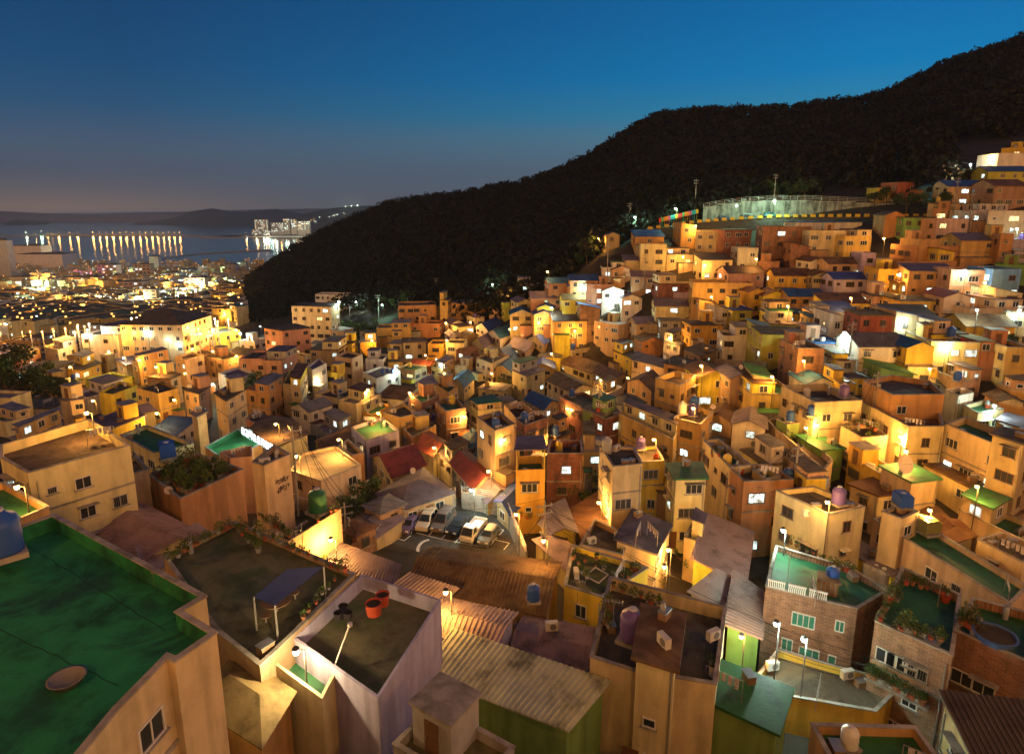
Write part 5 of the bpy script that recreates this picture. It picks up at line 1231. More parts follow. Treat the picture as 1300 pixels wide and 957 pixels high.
PATHS = [((214,713),(294,668),14,1),((302,669),(440,727),16,1),((425,738),(385,785),6,1),((300,672),(330,700),8,1.1),((773,758),(772,798),7,1.2),((725,702),(745,735),5,1),((330,655),(368,683),12,1),((1079,536),(1112,546),12,1),((1118,788),(1136,748),9,1.2),((1140,800),(1195,815),9,1.3),((1150,742),(1205,755),7,1.1),
         ((1216,790),(1238,800),7,1.7),((1003,690),(1080,728),12,1.0),((405,660),(440,640),4,1),((780,748),(838,770),8,1),((745,715),(800,735),6,1),((660,655),(690,665),5,1),((852,700),(872,720),6,1),((890,578),(930,582),6,1.0),((1000,515),(1025,525),5,1)]
for (x0,y0),(x1,y1),n,s in PATHS:
    for i in range(n):
        t = (i+rr.uniform(-.3,.3))/max(1,n-1); p = spot(x0+(x1-x0)*t+rr.uniform(-2,2), y0+(y1-y0)*t+rr.uniform(-1.5,1.5))
        if p is not None: pot(p, s)
GP = IDS['garden']; n = 0
while n < 48:
    a, b = rr.random(), rr.random(); P0 = [Vector(p) for p in inset(GP['poly'], .6)]; p = P0[0].lerp(P0[1], a).lerp(P0[3].lerp(P0[2], a), b)
    pot((p.x, p.y, GP['zf']+.02), 1.9, 'leafy garden plant crowding the planted roof', 'garden plants on the planted roof'); n += 1
for H in HOUSES:
    if 'pl' in H['opt']:
        P0 = [Vector(p) for p in inset(H['poly'], .5)]; N = len(P0)
        for k in range(4):
            i = rr.randrange(N); p = P0[i].lerp(P0[(i+1)%N], rr.random()); pot((p.x,p.y,H['zf']+.02), 1.1)
# lilac terrace: red tubs, dark pot cluster, slim post; brown terrace: canopy, bench
def tub(px, py, r, h, m, look, nm='plant_tub'):
    p = spot(px, py)
    if p is None: return
    o = empty(nm, tuple(p)); q = MB(); q.lathe((0,0,0), [(0,0),(r*.85,0),(r,h),(r*1.05,h+.03),(r*.92,h+.03),(r*.9,h-.08),(0,h-.08)], 18); q.build('tub', m, o); q = MB(); q.lathe((0,0,h-.075),[(0,0.01),(r*.89,0)],14); q.build('soil', mat('soil',(.05,.035,.02),var=.3), o); thing(o, look, 'tub'); return o
M_red = mat('red_plastic', (.42,.07,.03), rough=.5, var=.15)
tub(475,779,.5,.75,M_red,'near red plastic tub on the lilac terrace'); tub(486,767,.42,.7,M_red,'far red plastic tub on the lilac terrace')
for i, (x,y) in enumerate([(430,785),(436,782),(442,784),(436,776)]): tub(x,y,.28,.4,mat('black_pot',(.03,.025,.03),rough=.4,var=0),'glossy black pot in the cluster on the lilac terrace')
tub(1262,812,1.25,.45,mat('pond_blue',(.06,.12,.3),var=.1),'wide round blue-rimmed pond tub on the brick roof at right','pond_tub')
def rod(pa, pb, look, nm, r=.05, m=M_frame):
    q = MB(); a = Vector(pa); q.tube((0,0,0), Vector(pb)-a, r, 8); q.lathe(tuple(Vector(pb)-a), [(0,-.12),(.14,-.1),(.14,.08),(0,.1)], 8); o = q.build(nm, m, None, tuple(a)); thing(o, look, 'post')
z = IDS['bright']['ztop']; a = on(423,849,z); rod(a, a+np.array([1.0,.2,2.6]), 'white slanting post with round cap above the bright yard', 'slanting_post')
H = IDS['brown']; zc = H['zf']+2.2; q = MB(); cp = [on(x,y,zc) for x,y in ((322,757),(349,768),(411,719),(365,722))]; c0 = cp[0]; o = empty('canopy', (c0[0],c0[1],H['zf']))
q.quad([tuple(p-[c0[0],c0[1],H['zf']]) for p in cp]); q.quad([tuple(p-[c0[0],c0[1],H['zf']+.06]) for p in cp[::-1]]); q.build('canopy_sheet', mat('blue_grey_sheet',(.14,.15,.2),rough=.28,spec=.7,var=.3,bump=.3), o)
for p in cp: q = MB(); q.tube(tuple(p-[c0[0],c0[1],H['zf']]), (p[0]-c0[0],p[1]-c0[1],0), .06, 6); q.build('post', M_metal, o)
thing(o, 'blue-grey metal canopy on four posts over the brown roof terrace', 'canopy', at=cp[2])
# yellow tower house: open frame and panel roof
H = IDS['yellow']; rl = H['root'].location; zt2 = H['ztop']+2.4
for p in inset(H['poly'], .1): q = MB(); q.tube((p[0]-rl[0],p[1]-rl[1],H['ztop']-.2-rl[2]),(p[0]-rl[0],p[1]-rl[1],zt2-rl[2]), .07, 6); q.build('frame_post', wallmat('y'), H['root'])
q = MB(); q.prism([(p[0]-rl[0],p[1]-rl[1]) for p in ccw(inset(H['poly'], -.2))], zt2-rl[2], zt2+.12-rl[2]); q.build('frame_roof', roofmat('v'), H['root'])
# big satellite dish
def dish(p, r, look, tilt=1.2, rz=0.0):
    o = empty('satellite_dish', tuple(p), rz); q = MB(); q.tube((0,0,0),(0,0,r*1.1), .05, 6); q.build('mast', M_metal, o)
    q = MB(); q.lathe((0,0,0), [(r*t, .28*r*t*t) for t in (0,.25,.5,.75,1)], 20); d_ = q.build('reflector', mat('dish_white',(.58,.5,.45),rough=.5,var=.1), o, (0,0,r*1.25), True); d_.rotation_euler = (tilt,0,0)
    q = MB(); q.tube((0,0,0),(0,0,r*.9), .02, 5); q.box((0,0,r*.9),(.1,.1,.12)); a = q.build('receiver', M_metal, d_)
    thing(o, look, 'dish', at=p)
p = spot(1145,603); dish(p, 1.05, 'huge pale satellite dish on the grey-green slab roof', rz=.3)
for x, y in [(663,428),(525,602),(1008,522),(215,628),(905,520),(660,800),(940,470)]:
    p = spot(x, y)
    if p is not None: dish(p, .4, 'small satellite dish standing on a roof', rz=rr.uniform(-.6,.6))
# air conditioners
def ac(px, py, rz, look):
    p = spot(px, py)
    if p is None: return
    o = empty('air_conditioner', tuple(p), rz); q = MB(); q.box((0,0,.4),(.9,.38,.65)); q.build('casing', mat('ac_white',(.6,.57,.5),rough=.5,var=.15), o)
    q = MB(); q.tube((.1,-.19,.4),(.1,-.21,.4), .24, 16); q.build('fan_grille', mat('grille_grey',(.18,.17,.16),var=0), o)
    for s in (-.35,.35): q = MB(); q.box((s,0,.04),(.08,.36,.08)); q.build('foot', M_metal, o)
    thing(o, look, 'air conditioner', at=p)
ac(980,850,.2,'left air conditioner on the low yellow-rimmed roof'); ac(1075,861,.2,'right air conditioner on the low yellow-rimmed roof'); ac(905,812,.5,'air conditioner box beside the purple tank terrace'); ac(1025,655,.1,'air conditioner by the tall cream house'); ac(700,800,.1,'air conditioner on the pinkish corrugated roof')
for x, y in [(733,768),(805,720),(778,800),(1075,560),(845,748),(1290,700),(1190,770),(640,560),(570,590),(385,700),(1000,735),(960,640),(520,440),(1120,430),(860,400)]:
    p = spot(x, y)
    if p is None: continue
    o = empty('tv_antenna', tuple(p), rr.random()*3); q = MB(); q.tube((0,0,0),(0,0,2.2), .025, 5); q.build('mast', M_metal, o); q = MB(); q.tube((-.6,0,2.1),(.6,0,2.1), .02, 4)
    for k in range(6): q.tube((-.55+k*.22,-.3+k*.02,2.1),(-.55+k*.22,.3-k*.02,2.1), .014, 4)
    q.build('elements', M_metal, o); thing(o, 'thin television antenna on a roof', 'antenna', group='television antennas on the roofs')
# neon letters along the lit green roof, dark lettering on the wall tower
M_neon = mat('white_neon', (.8,.9,.9), var=0, emit=(.7,1,1), es=9)
H = IDS['litgreen']; za = H['ztop']; a, b = on(306,546,za+.6), on(347,570,za+.6); o = empty('neon_sign', tuple(a)); ux = (b-a)/8
q = MB(); q.tube((0,0,-.55), tuple(b-a-[0,0,.55]), .04, 5); q.build('sign_rail', M_metal, o)
for i in range(8):
    q = MB(); c = ux*(i+.3)
    for (x0,z0,x1,z1) in rr.sample([(0,-.35,0,.45),(0,.45,.5,.45),(0,0,.5,0),(.5,-.35,.5,.45),(0,-.35,.5,-.35),(.25,.45,.25,0)], 4):
        q.tube(tuple(c+ux*x0+[0,0,z0]), tuple(c+ux*x1+[0,0,z1]), .06, 5)
    q.build('letter', M_neon, o)
thing(o, 'row of white neon letters on the edge of the green roof', 'sign', at=a)
li = bpy.data.lights.new('neon_light', 'POINT'); li.color = (.6,1,.8); li.energy = 600; li.shadow_soft_size = .6; link('glow', li, o, tuple((b-a)*.4+np.array([-2.2,-.8,1.2])))
H = IDS['tall']; best = None
for i in range(4):
    a, b = H['poly'][i], H['poly'][(i+1)%4]; e = Vector(b)-Vector(a); n = Vector((e.y,-e.x)).normalized(); m_ = (Vector(a)+Vector(b))/2; s = n.dot(-m_.normalized()) + (.5 if m_.x > H['c'][0] else 0)
    if best is None or s > best[0]: best = (s, a, b, n)
_, a, b, n = best; e = Vector(b)-Vector(a); rl = H['root'].location; q = MB(); L = e.length
for row in range(2):
    for k in range(9):
        if rr.random() < .12: continue
        t = .42+.05*k; c = Vector(a)+e*t+n*.03; w = e.normalized()
        for _ in range(3):
            dx, dz_ = rr.uniform(-.11,.11), rr.uniform(-.18,.18); hor = rr.random() < .5; q.box((c.x+w.x*dx-rl[0], c.y+w.y*dx-rl[1], H['ztop']-2.0-row*.75+dz_-rl[2]), (.24 if hor else .05,.04,.05 if hor else .34), math.atan2(w.y,w.x))
q.build('wall_lettering', mat('dark_letters',(.08,.06,.07),var=0), H['root'])
# outside stair on the beige building
H = IDS['beige']; q = MB(); rl = Vector(H['root'].location); 
A3, B3 = Vector(on(159,573,H['ztop']-.5)), Vector(on(125,612,H['ztop']-6.8))
P0, P1 = H['poly'], None
for i in range(len(P0)):
    a, b = Vector(P0[i]), Vector(P0[(i+1)%len(P0)]); e = b-a; n = Vector((e.y,-e.x)).normalized()
    if e.length > 8 and n.dot(-((a+b)/2).normalized()) > .35:
        pa, pb = on(159,573,H['ztop']-.5), on(125,612,H['ztop']-6.8); ta, tb = [max(.08,min(.95,(Vector(p[:2])-a).dot(e)/e.length_squared)) for p in (pa,pb)]
        if abs(ta-tb) < .1: continue
        for k in range(16):
            t = ta+(tb-ta)*k/15; c = a+e*t+n*.5; q.box((c.x-rl.x, c.y-rl.y, H['ztop']-.6-k*.4-rl.z), (.5,.9,.1), math.atan2(e.y,e.x))
        q.build('outside_stair', mat('rusty_steel',(.2,.06,.04),var=.3), H['root']); break
# balustrade and planters on the lamplit brick house; white window band
def edge_front(H, k=0):
    es = []
    P0 = H['poly']
    for i in range(len(P0)):
        a, b = Vector(P0[i]), Vector(P0[(i+1)%len(P0)]); e = b-a; n = Vector((e.y,-e.x)).normalized(); es.append((n.dot(-((a+b)/2).normalized())*min(e.length,9), a, b, n))
    es.sort(key=lambda t: -t[0]); return es[k][1:]
H = IDS['balu']; a, b, n = edge_front(H)
if proj((*a,H['ztop']))[0] > proj((*b,H['ztop']))[0]: a, b = b, a
rl = Vector(H['root'].location); e = b-a; L = e.length; ang = math.atan2(e.y,e.x)
def w_at(t, z, out=.03): c = a+e*t+n*out; return (c.x-rl.x, c.y-rl.y, z-rl.z)
q = MB()
for g in range(3):
    for k in range(9):
        t = .03+g*.23+k*.022; q.box(w_at(t, H['ztop']+.38), (.07,.1,.6), ang)
    q.box(w_at(.03+g*.23+.09, H['ztop']+.7), (L*.2,.16,.1), ang)
q.build('balustrade', mat('white_balusters',(.7,.68,.62),var=.1), H['root'])
for (t,z,w,h,k) in [(.45,-2.1,.25,1.1,4),(.3,-4.6,.12,1.1,2),(.55,-4.9,.22,1.0,3),(.84,-1.8,.09,.9,2),(.8,-4.9,.08,.9,1)]:
    q = MB(); c = w_at(t, H['ztop']+z, .05); WW_ = w*L
    for s in (-1,1): q.box((c[0]+math.cos(ang)*s*WW_/2, c[1]+math.sin(ang)*s*WW_/2, c[2]), (.08,.1,h), ang); q.box((c[0],c[1],c[2]+s*h/2), (WW_,.1,.08), ang)
    for i in range(1,k): q.box((c[0]+math.cos(ang)*(i/k-.5)*WW_, c[1]+math.sin(ang)*(i/k-.5)*WW_, c[2]), (.06,.08,h), ang)
    o = q.build('window', M_frame, H['root']); q = MB(); q.box((c[0]-n.x*.03,c[1]-n.y*.03,c[2]), (WW_-.05,.03,h-.05), ang); q.build('pane', mat('green_glass',(.05,.22,.15),rough=.2,spec=.5,var=.2,bump=0), o)
# roof hut on its green roof
p = spot(1050,742); 
if p is not None:
    q = MB(); q.box((p[0]-rl.x,p[1]-rl.y,H['zf']+.6-rl.z),(1.5,1.5,1.2), ang); o = q.build('rooftop_room', wallmat('b'), H['root'])
for key, ts in (('brickm', [(.2,-2.3),(.34,-2.3),(.48,-2.3),(.62,-2.3)]), ('brickr', [(.2,-3.2),(.5,-3.2)])):
    H2 = IDS[key]; a2, b2, n2 = edge_front(H2)
    if proj((*a2,H2['ztop']))[0] > proj((*b2,H2['ztop']))[0]: a2, b2 = b2, a2
    e2 = b2-a2; rz = math.atan2(e2.y,e2.x)
    if n2.dot(Vector((-math.sin(rz), math.cos(rz)))) < 0: rz += math.pi
    for t, z in ts: c = a2+e2*t+n2*.005; add_window(H2['root'], c.x, c.y, H2['ztop']+z, rz, 0, 0, 0, 50)
    if key == 'brickm':
        for k in range(13):
            c = a2+e2*(.05+k*.058)+n2*.35; pot((c.x,c.y,H2['ztop']-4.2), 1.3, 'flowering plant on the ledge of the planted brick house', 'flower boxes on the brick house')
        q = MB(); c = a2+e2*.42+n2*.35; r2 = H2['root'].location; q.box((c.x-r2[0],c.y-r2[1],H2['ztop']-4.27-r2[2]), (e2.length*.84,.6,.12), math.atan2(e2.y,e2.x)); q.build('flower_ledge', M_conc, H2['root'])
# ------------------------------------------------------------------ single trees
def tr(px, py, s, look, surfy=False):
    q, d = hit(px, py, 0)
    if q is not None: tree(q, s, look)
for a in [(15,520,1.9),(5,500,2.0),(30,515,1.5),(62,512,1.2),(48,500,1.3),(75,520,1.1)]: tr(*a, 'dark bushy tree at the left edge beside a green roof')
for a in [(345,515,1.3),(330,512,1.1),(360,510,1.2),(375,518,1.0),(460,470,.9)]: tr(*a, 'orange-lit bushy tree in the dark yard of the valley')
for a in [(458,655,1.0),(450,668,.8),(325,640,.8),(400,632,.7),(415,628,.7),(745,650,.8)]: tr(*a, 'small tree squeezed between house walls')
for a in [(625,372,1.0),(640,368,.9),(608,378,.8)]: tr(*a, 'tree crown lit green by the road lamp')
for a in [(470,398,1.0),(488,396,1.1),(430,402,1.1),(410,405,.9),(455,400,.9),(505,395,1.2),(520,392,1.2)]: tr(*a, 'tree lit green on the road under the dark hill')
for a in [(803,296,1.1),(812,292,1.0),(848,280,1.1),(860,278,1.3),(872,276,1.1)]: tr(*a, 'feathery tree glowing green-white beside the top road')
for x in (965,985,1003,1020): tr(x, 255, 1.1, 'tree leaning over the lit retaining wall')
for a in [(1235,238,.9),(1245,236,.9),(1222,240,.8),(1110,262,.8),(1125,262,.9),(1150,270,.9),(1180,272,1),(1195,270,.9)]: tr(*a, 'shrubby tree among the houses at the upper right')
for a in [(745,335,1.2),(755,328,1.2),(735,340,1.1),(765,322,1.1),(725,345,1.0)]: tr(*a, 'autumn orange-lit tree at the edge of the forest')
for a in [(250,400,1.6),(262,408,1.5),(280,404,1.6),(295,400,1.7),(310,396,1.6),(75,410,2),(95,405,2),(85,416,1.7),(440,430,1.2),(455,432,1.2),(470,430,1.1),(420,432,1.1)]: tr(*a, 'dark tree between the lower town roofs')
for a in [(640,500,.7),(1170,520,.7),(1010,580,.6),(1280,460,.8),(905,350,.8)]: tr(*a, 'small courtyard tree')
# ------------------------------------------------------------------ harbour town
def block(x0, x1, yt, yb, wk, look, d=None, rows=3, sc=4.333, ox=0, oy=180, lit=.3, depth=.5, nm='apartment_block', cat='building', top=None, rz=-.3):
    sc = 1300/330
    X0, X1, Yt, Yb = ox+x0/sc, ox+x1/sc, oy+yt/sc, oy+yb/sc
    if d is None:
        q, d = hit((X0+X1)/2, Yb, 0, far=1500)
        if q is None: print('blockmiss', look); return
    a, b, t = D(X0,Yb,d), D(X1,Yb,d), D((X0+X1)/2,Yt,d); Wd = (b-a)[0]; c = (a+b)/2; Hh = t[2]-c[2]; dp = Wd*depth; cy_ = c[1]+dp/2
    o = empty(nm, (c[0],cy_,c[2])); q = MB(); q.prism([(-Wd/2,-dp/2),(Wd/2,-dp/2),(Wd/2,dp/2),(-Wd/2,dp/2)], -25, Hh); q.build('wall', wallmat(wk), o)
    q = MB(); q.prism([(-Wd/2-.3,-dp/2-.3),(Wd/2+.3,-dp/2-.3),(Wd/2+.3,dp/2+.3),(-Wd/2-.3,dp/2+.3)], Hh+.003, Hh+.8); q.box((Wd*.15,0,Hh+2.0),(Wd*.25,dp*.4,2.4)); q.build('roof', roofmat(top or 'n'), o)
    if rows:
        cols_ = max(2, int(Wd/6)); st = Hh/rows
        for r_ in range(rows):
            for k in range(cols_):
                u_ = rr.random(); mm = M_lit if u_ < lit*.7 else (M_litw if u_ < lit else M_dark); q = MB(); q.box((-Wd/2+Wd*(k+.5)/cols_, -dp/2-.05, st*(r_+.55)), (Wd/cols_*.55, .2, st*.4)); q.build('window', mm, o)
    thing(o, look, cat, at=(c[0],cy_,Hh+c[2]))
for a in [(100,322,562,655,'w','long white harbour warehouse with dark roof',0,.1,'warehouse'),(60,212,520,590,'w','pale warehouse behind the long white one',0,.1,'warehouse'),(-30,50,492,620,'g','big dark green clad building at the left edge',0,0,'warehouse'),
          (55,160,675,742,'c','brightly lit cream block with blank front at the left',0,.2,'office_building'),(495,592,615,690,'p','wide pinkish apartment block near the water',5,.4,'apartment_block'),(680,758,612,695,'c','stepped cream apartment block beside the white slab tower',5,.4,'apartment_block'),
          (755,800,573,665,'w','white slab tower, tallest by the water',0,0,'slab_tower'),(930,1030,680,762,'c','cream office block beside the brilliant white glow',4,.3,'office_building'),(1128,1185,612,680,'g','grey apartment tower below the forest edge',6,.3,'apartment_block'),(1188,1235,602,665,'g','paler apartment tower touching the forest edge',6,.3,'apartment_block'),
          (820,900,655,700,'w','low white building with cyan lit roof by the bay',2,.7,'office_building'),(905,978,638,672,'B','small cyan lit building at the waterfront',2,.8,'office_building'),(725,790,738,822,'o','orange lit five-storey block in the lower town',5,.2,'apartment_block'),(368,430,790,838,'B','small pale cyan house block in the lower town',2,.1,'apartment_block'),
          (330,402,640,672,'p','white and pink lit shop block left of the bright market',1,.9,'shop_building'),(1108,1218,735,805,'o','orange lit building at the foot of the forest',3,.2,'apartment_block'),(185,372,848,930,'o','broad brown-orange block in the lower left town',3,.2,'apartment_block'),(490,560,860,930,'t','tan block left of the traditional roof',3,.2,'apartment_block'),
          (0,110,745,800,'o','orange lit block under the cream blank block',2,.3,'apartment_block'),(330,500,680,735,'o','long orange roofed block behind the market lights',2,.2,'shop_building'),(600,720,700,760,'t','dim block below the white slab tower',3,.2,'apartment_block')]:
    block(a[0],a[1],a[2],a[3],a[4],a[5],rows=a[6],lit=a[7],nm=a[8],d=1400 if 'pale warehouse' in a[5] else (1000 if 'green clad' in a[5] else None))
for x0,x1,yt,yb,lk in [(15,80,390,432,'leftmost pale tower block on the far shore'),(95,158,405,445,'white lit block on the far shore'),(158,190,385,430,'tall tower block on the far shore'),(196,224,388,430,'tall tower block right of the other on the far shore'),(228,290,398,436,'broad tower block at the forest edge on the far shore'),(0,90,440,470,'low lit waterfront block on the far shore')]:
    block(x0,x1,yt,yb+6,'g',lk,d=2850,ox=320,rows=5,lit=.5,depth=.3)
def town():
    q = MB(); r = random.Random(4); mats = [wallmat('c'), wallmat('o'), wallmat('w'), wallmat('t'), roofmat('n'), roofmat('g'), M_lit, M_litw, M_dark, roofmat('k')]; n = 0
    for _ in range(5200):
        px, py = r.uniform(-60, 350), 338+95*r.random()**.8
        if py > np.interp(px, [0,250,330,440], [428,420,400,392])+6: continue
        if px > np.interp(py, [338,372,400,430], [335,300,300,330]): continue
        p, d = hit(px, py, 0, far=1500)
        if p is None or p[2] > -46 and d < 200: continue
        w, dp, h = r.uniform(7,14), r.uniform(6,11), r.choice((3.5,6,6,9,9,12)); ang = R(-28)+r.choice((0,0,.4,-.3))
        if d > 900: h = r.choice((5,8,10,10,14,18))
        u = Vector((math.cos(ang), math.sin(ang)))*w/2; v = Vector((-math.sin(ang), math.cos(ang)))*dp/2; c = Vector(p[:2])
        po = [tuple(c-u-v), tuple(c+u-v), tuple(c+u+v), tuple(c-u+v)]; mi = r.choice((0,1,1,2,3)); q.prism(po, p[2]-6, p[2]+h, mi, True, r.choice((4,4,5,9,9)))
        for i in (0,3):
            a, b = Vector(po[i]), Vector(po[(i+1)%4]); e = b-a; nn = Vector((e.y,-e.x)).normalized()*.06
            for s in range(max(1,int(h/3))):
                for k in range(max(1,int(e.length/3))):
                    if r.random() < .35: continue
                    t = (k+.5)/max(1,int(e.length/3)); cc = a+e*t+nn; ee = e.normalized()*.65; z0 = p[2]+1+3*s; l = r.random(); mm = 6 if l < .09 else (7 if l < .15 else 8)
                    q.quad([(cc.x-ee.x,cc.y-ee.y,z0),(cc.x+ee.x,cc.y+ee.y,z0),(cc.x+ee.x,cc.y+ee.y,z0+1.3),(cc.x-ee.x,cc.y-ee.y,z0+1.3)], mm)
        n += 1
        if r.random() < .2: q.box((c.x+w*.6, c.y-dp*.6, p[2]+h+1.0), (.7,.7,.7), 0, r.choice((10,10,10,11)))
    mats += [mat('far_orange_lamp', (.8,)*3, var=0, emit=(1,.42,.07), es=5), mat('far_white_lamp', (.8,)*3, var=0, emit=(.7,1,.9), es=4)]
    o = q.build('distant_town', mats); setting(o, 'stuff'); o['label'] = 'mass of small lit houses of the lower town towards the harbour'
    print('town', n)
town()
def far_lamp(px, py, d, col, e, r, look, cat='street lamp', nm='street_lamp', grp='distant lamps of the harbour town', ph=9, zb=None):
    if d is None:
        q, d = hit(px, py, ph, far=1500)
        if q is None: return
        e *= min(1.4, (d/700)**1.6)
    else: q = D(px, py, d)
    b = SEA+2 if zb else q[2]-ph
    o = empty(nm, (q[0],q[1],b)); m = MB(); m.tube((0,0,-.5),(0,0,q[2]-b), .15, 5); m.build('pole', M_metal, o)
    li = bpy.data.lights.new('lamp_light', 'POINT'); li.color = col; li.energy = e; li.shadow_soft_size = r; bs = r*1.1+.3; link('bulb', bulb_mesh('f' if col[2] < .2 else 'w'), o, (0,0,q[2]-b+bs*.2), sc=(bs*1.1,)*3); link('lamp_light', li, o, (0,0,q[2]-b-bs*.3-r*.3)); thing(o, look, cat, group=grp, fixed=True)
r_ = random.Random(8)
for i in range(150):
    x, y = r_.uniform(0,300), 352+72*r_.random(); far_lamp(x, y, None, SOD if r_.random() < .78 else WHT, 32000*r_.uniform(.5,1.3)*(1+max(0,400-y)/30), .7, 'tiny glowing street lamp in the harbour town, one of very many')
for x, y, c, e in [(108,328,(1,.7,.3),9e4),(118,331,(1,.85,.6),9e4),(128,330,(.9,1,.7),8e4),(100,332,(1,.6,.2),6e4),(57,365,WHT,9e4),(110,347,(1,.2,.9),3e4),(151,343,(.4,1,.7),4e4),(174,377,(1,.95,.85),9e4),(183,374,(1,1,.9),6e4),(234,367,(1,.85,1),1.2e5),(226,372,(.8,1,1),9e4),(243,372,(.9,1,1),8e4),(222,348,WHT,4e4),(283,344,(.5,1,.6),4e4),(170,347,WHT,5e4),(29,389,WHT,4e4),(293,373,SOD,9e4),(272,386,(1,.7,.1),3e4)]:
    far_lamp(x, y, None, c, e*.9, 1.3, 'strong lamp flooding part of the harbour town', 'flood lamp', 'flood_lamp', 'flood lamps of the harbour town', ph=12)
# quay, breakwater and the row of harbour lamps across the bay
def quay(pxs, w, name, look):
    q = MB(); P_ = []
    for x, y in pxs: r = ray(x, y); P_.append(r*((SEA+2.2)/r[2]))
    for a, b in zip(P_, P_[1:]):
        q.quad([tuple(a),tuple(b),(b[0],b[1]+w,b[2]),(a[0],a[1]+w,a[2])]); q.quad([(a[0],a[1],SEA-2),(b[0],b[1],SEA-2),tuple(b),tuple(a)])
    setting(q.build(name, M_conc))
quay([(-80,300.0),(30,299.5),(110,299.5),(270,300),(300,301)], 120, 'quay', '')
quay([(205,328),(250,322),(300,319),(345,317)], 28, 'breakwater', '')
quay([(255,302),(320,301),(380,302)], 300, 'far_shore', '')
for x in [117.5,126,134.5,143,152,160,168.5,177,185,192.5,200,207,214,221,228]:
    far_lamp(x, 295.3+r_.uniform(-.4,.4), 2930, (1,.42,.07), 1.1e5, 3.2, 'tall orange harbour lamp in the long row across the bay', 'harbour lamp', 'harbour_lamp', 'row of orange harbour lamps across the bay', zb=1)
for x, y, c in [(33,295.5,(.9,1,.6)),(52,293.5,(.4,1,.5)),(60,296.5,SOD),(66,297,SOD),(74,295,SOD),(88,295.5,SOD),(98,295,SOD),(45,297,SOD)]:
    far_lamp(x, y, 2930, c, .8e5, 3.0, 'harbour lamp in the scattered left group across the bay', 'harbour lamp', 'harbour_lamp', 'scattered harbour lamps at the left across the bay', zb=1)
for i in range(46):
    t = r_.random(); x = 305+t*135; y = 299-t*30+r_.uniform(-2, 8)*(1-t*.7); c = [SOD, WHT, (1,.8,.5), (.5,1,.8)][r_.randrange(4)]
    far_lamp(x, y, 2700, c, 1.5e4*r_.uniform(.4,1.6), 2.2, 'tiny lamp on the far shore below the hills', 'lamp', 'shore_lamp', 'lamps scattered over the far shore', ph=8)
for x in (268,272,339,340,376): far_lamp(x, 299, 2900, WHT, .5e5, 2.8, 'white waterfront lamp on the far shore', 'lamp', 'shore_lamp', 'white waterfront lamps', zb=1)
for x, y in ((439,262),(446,261.5),(454,261)): far_lamp(x, y, 2500, (.8,1,.6), 1.5e5, 3., 'greenish lamp on the ridge behind the forest', 'lamp', 'ridge_lamp', 'greenish lamps on the far ridge', ph=8)

# everyday clutter on the flat roofs
def clutter():
    protos = []
    q = MB(); q.box((0,0,.28),(.8,.55,.5)); protos.append(('storage_box', [('box', q.mesh('box', mat('box_brown',(.22,.14,.08),var=.3)))], 'small storage box on a flat roof', 'box')); b_ = MB(); b_.box((0,0,.56),(.86,.6,.06)); protos[-1][1].append(('lid', b_.mesh('lid', M_metal)))
    q = MB(); q.lathe((0,0,0), [(0,0),(.28,0),(.34,.5),(.36,.52),(.31,.52),(.26,.05),(0,.05)], 12); protos.append(('plastic_tub', [('tub', q.mesh('tub', M_red)), ], 'red plastic tub on a flat roof', 'tub'))
    q = MB(); q.lathe((0,0,0), [(0,0),(.17,0),(.18,.8),(.1,.95),(.06,1.05),(0,1.06)], 10); g_ = MB(); g_.lathe((0,0,1.0),[(.12,0),(.12,.12),(0,.12)],8); protos.append(('gas_cylinder', [('cylinder', q.mesh('cylinder', mat('gas_grey',(.3,.32,.33),rough=.5,var=.1))),('valve', g_.mesh('valve', M_metal))], 'grey gas cylinder on a flat roof', 'gas cylinder'))
    q = MB(); q.tube((-1.1,0,0),(-1.1,0,1.5),.03,5); q.tube((1.1,0,0),(1.1,0,1.5),.03,5); q.tube((-1.1,0,1.5),(1.1,0,1.5),.025,5); cl = MB()
    for k in range(5): x = -.9+k*.38; cl.quad([(x,.02,1.48),(x+.3,.02,1.48),(x+.28,.06,.8+.1*(k%3)),(x+.02,.05,.78+.1*(k%3))])
    protos.append(('washing_line', [('frame', q.mesh('frame', M_metal)),('laundry', cl.mesh('laundry', mat('cloth',(.45,.42,.45),var=.5,scale=2)))], 'washing line with laundry on a flat roof', 'washing line'))
    q = MB(); q.box((0,0,.4),(.9,.38,.65)); f_ = MB(); f_.tube((.1,-.19,.4),(.1,-.21,.4),.24,14); protos.append(('air_conditioner', [('casing', q.mesh('casing', mat('ac_white',(.6,.57,.5),rough=.5,var=.15))),('fan_grille', f_.mesh('fan_grille', mat('grille_grey',(.18,.17,.16),var=0)))], 'outdoor air conditioner unit on a flat roof', 'air conditioner'))
    for H in HOUSES:
        if H['rs'] not in 'FST' or H['dist'] > 135 or H['opt'].get('id') in ('green','litgreen','purple','creamflat','bright'): continue
        P0 = [Vector(p) for p in inset(H['poly'], .75)]; N = len(P0)
        for _ in range(rr.choice((1,2,2,3))):
            nm, ps, lk, ct = rr.choices(protos, [5,1,3,4,4])[0]; i = rr.randrange(N); p = P0[i].lerp(P0[(i+1)%N], rr.random())
            if not inside(H['poly'], p.x, p.y) or surf(p.x, p.y) > H['ztop']+.05: continue
            o = empty(nm, (p.x, p.y, H['zf']+.015), rr.random()*6)
            for n_, me in ps: link(n_, me, o)
            thing(o, lk, ct, group=lk.split(' on ')[0]+'s on the roofs')
clutter()

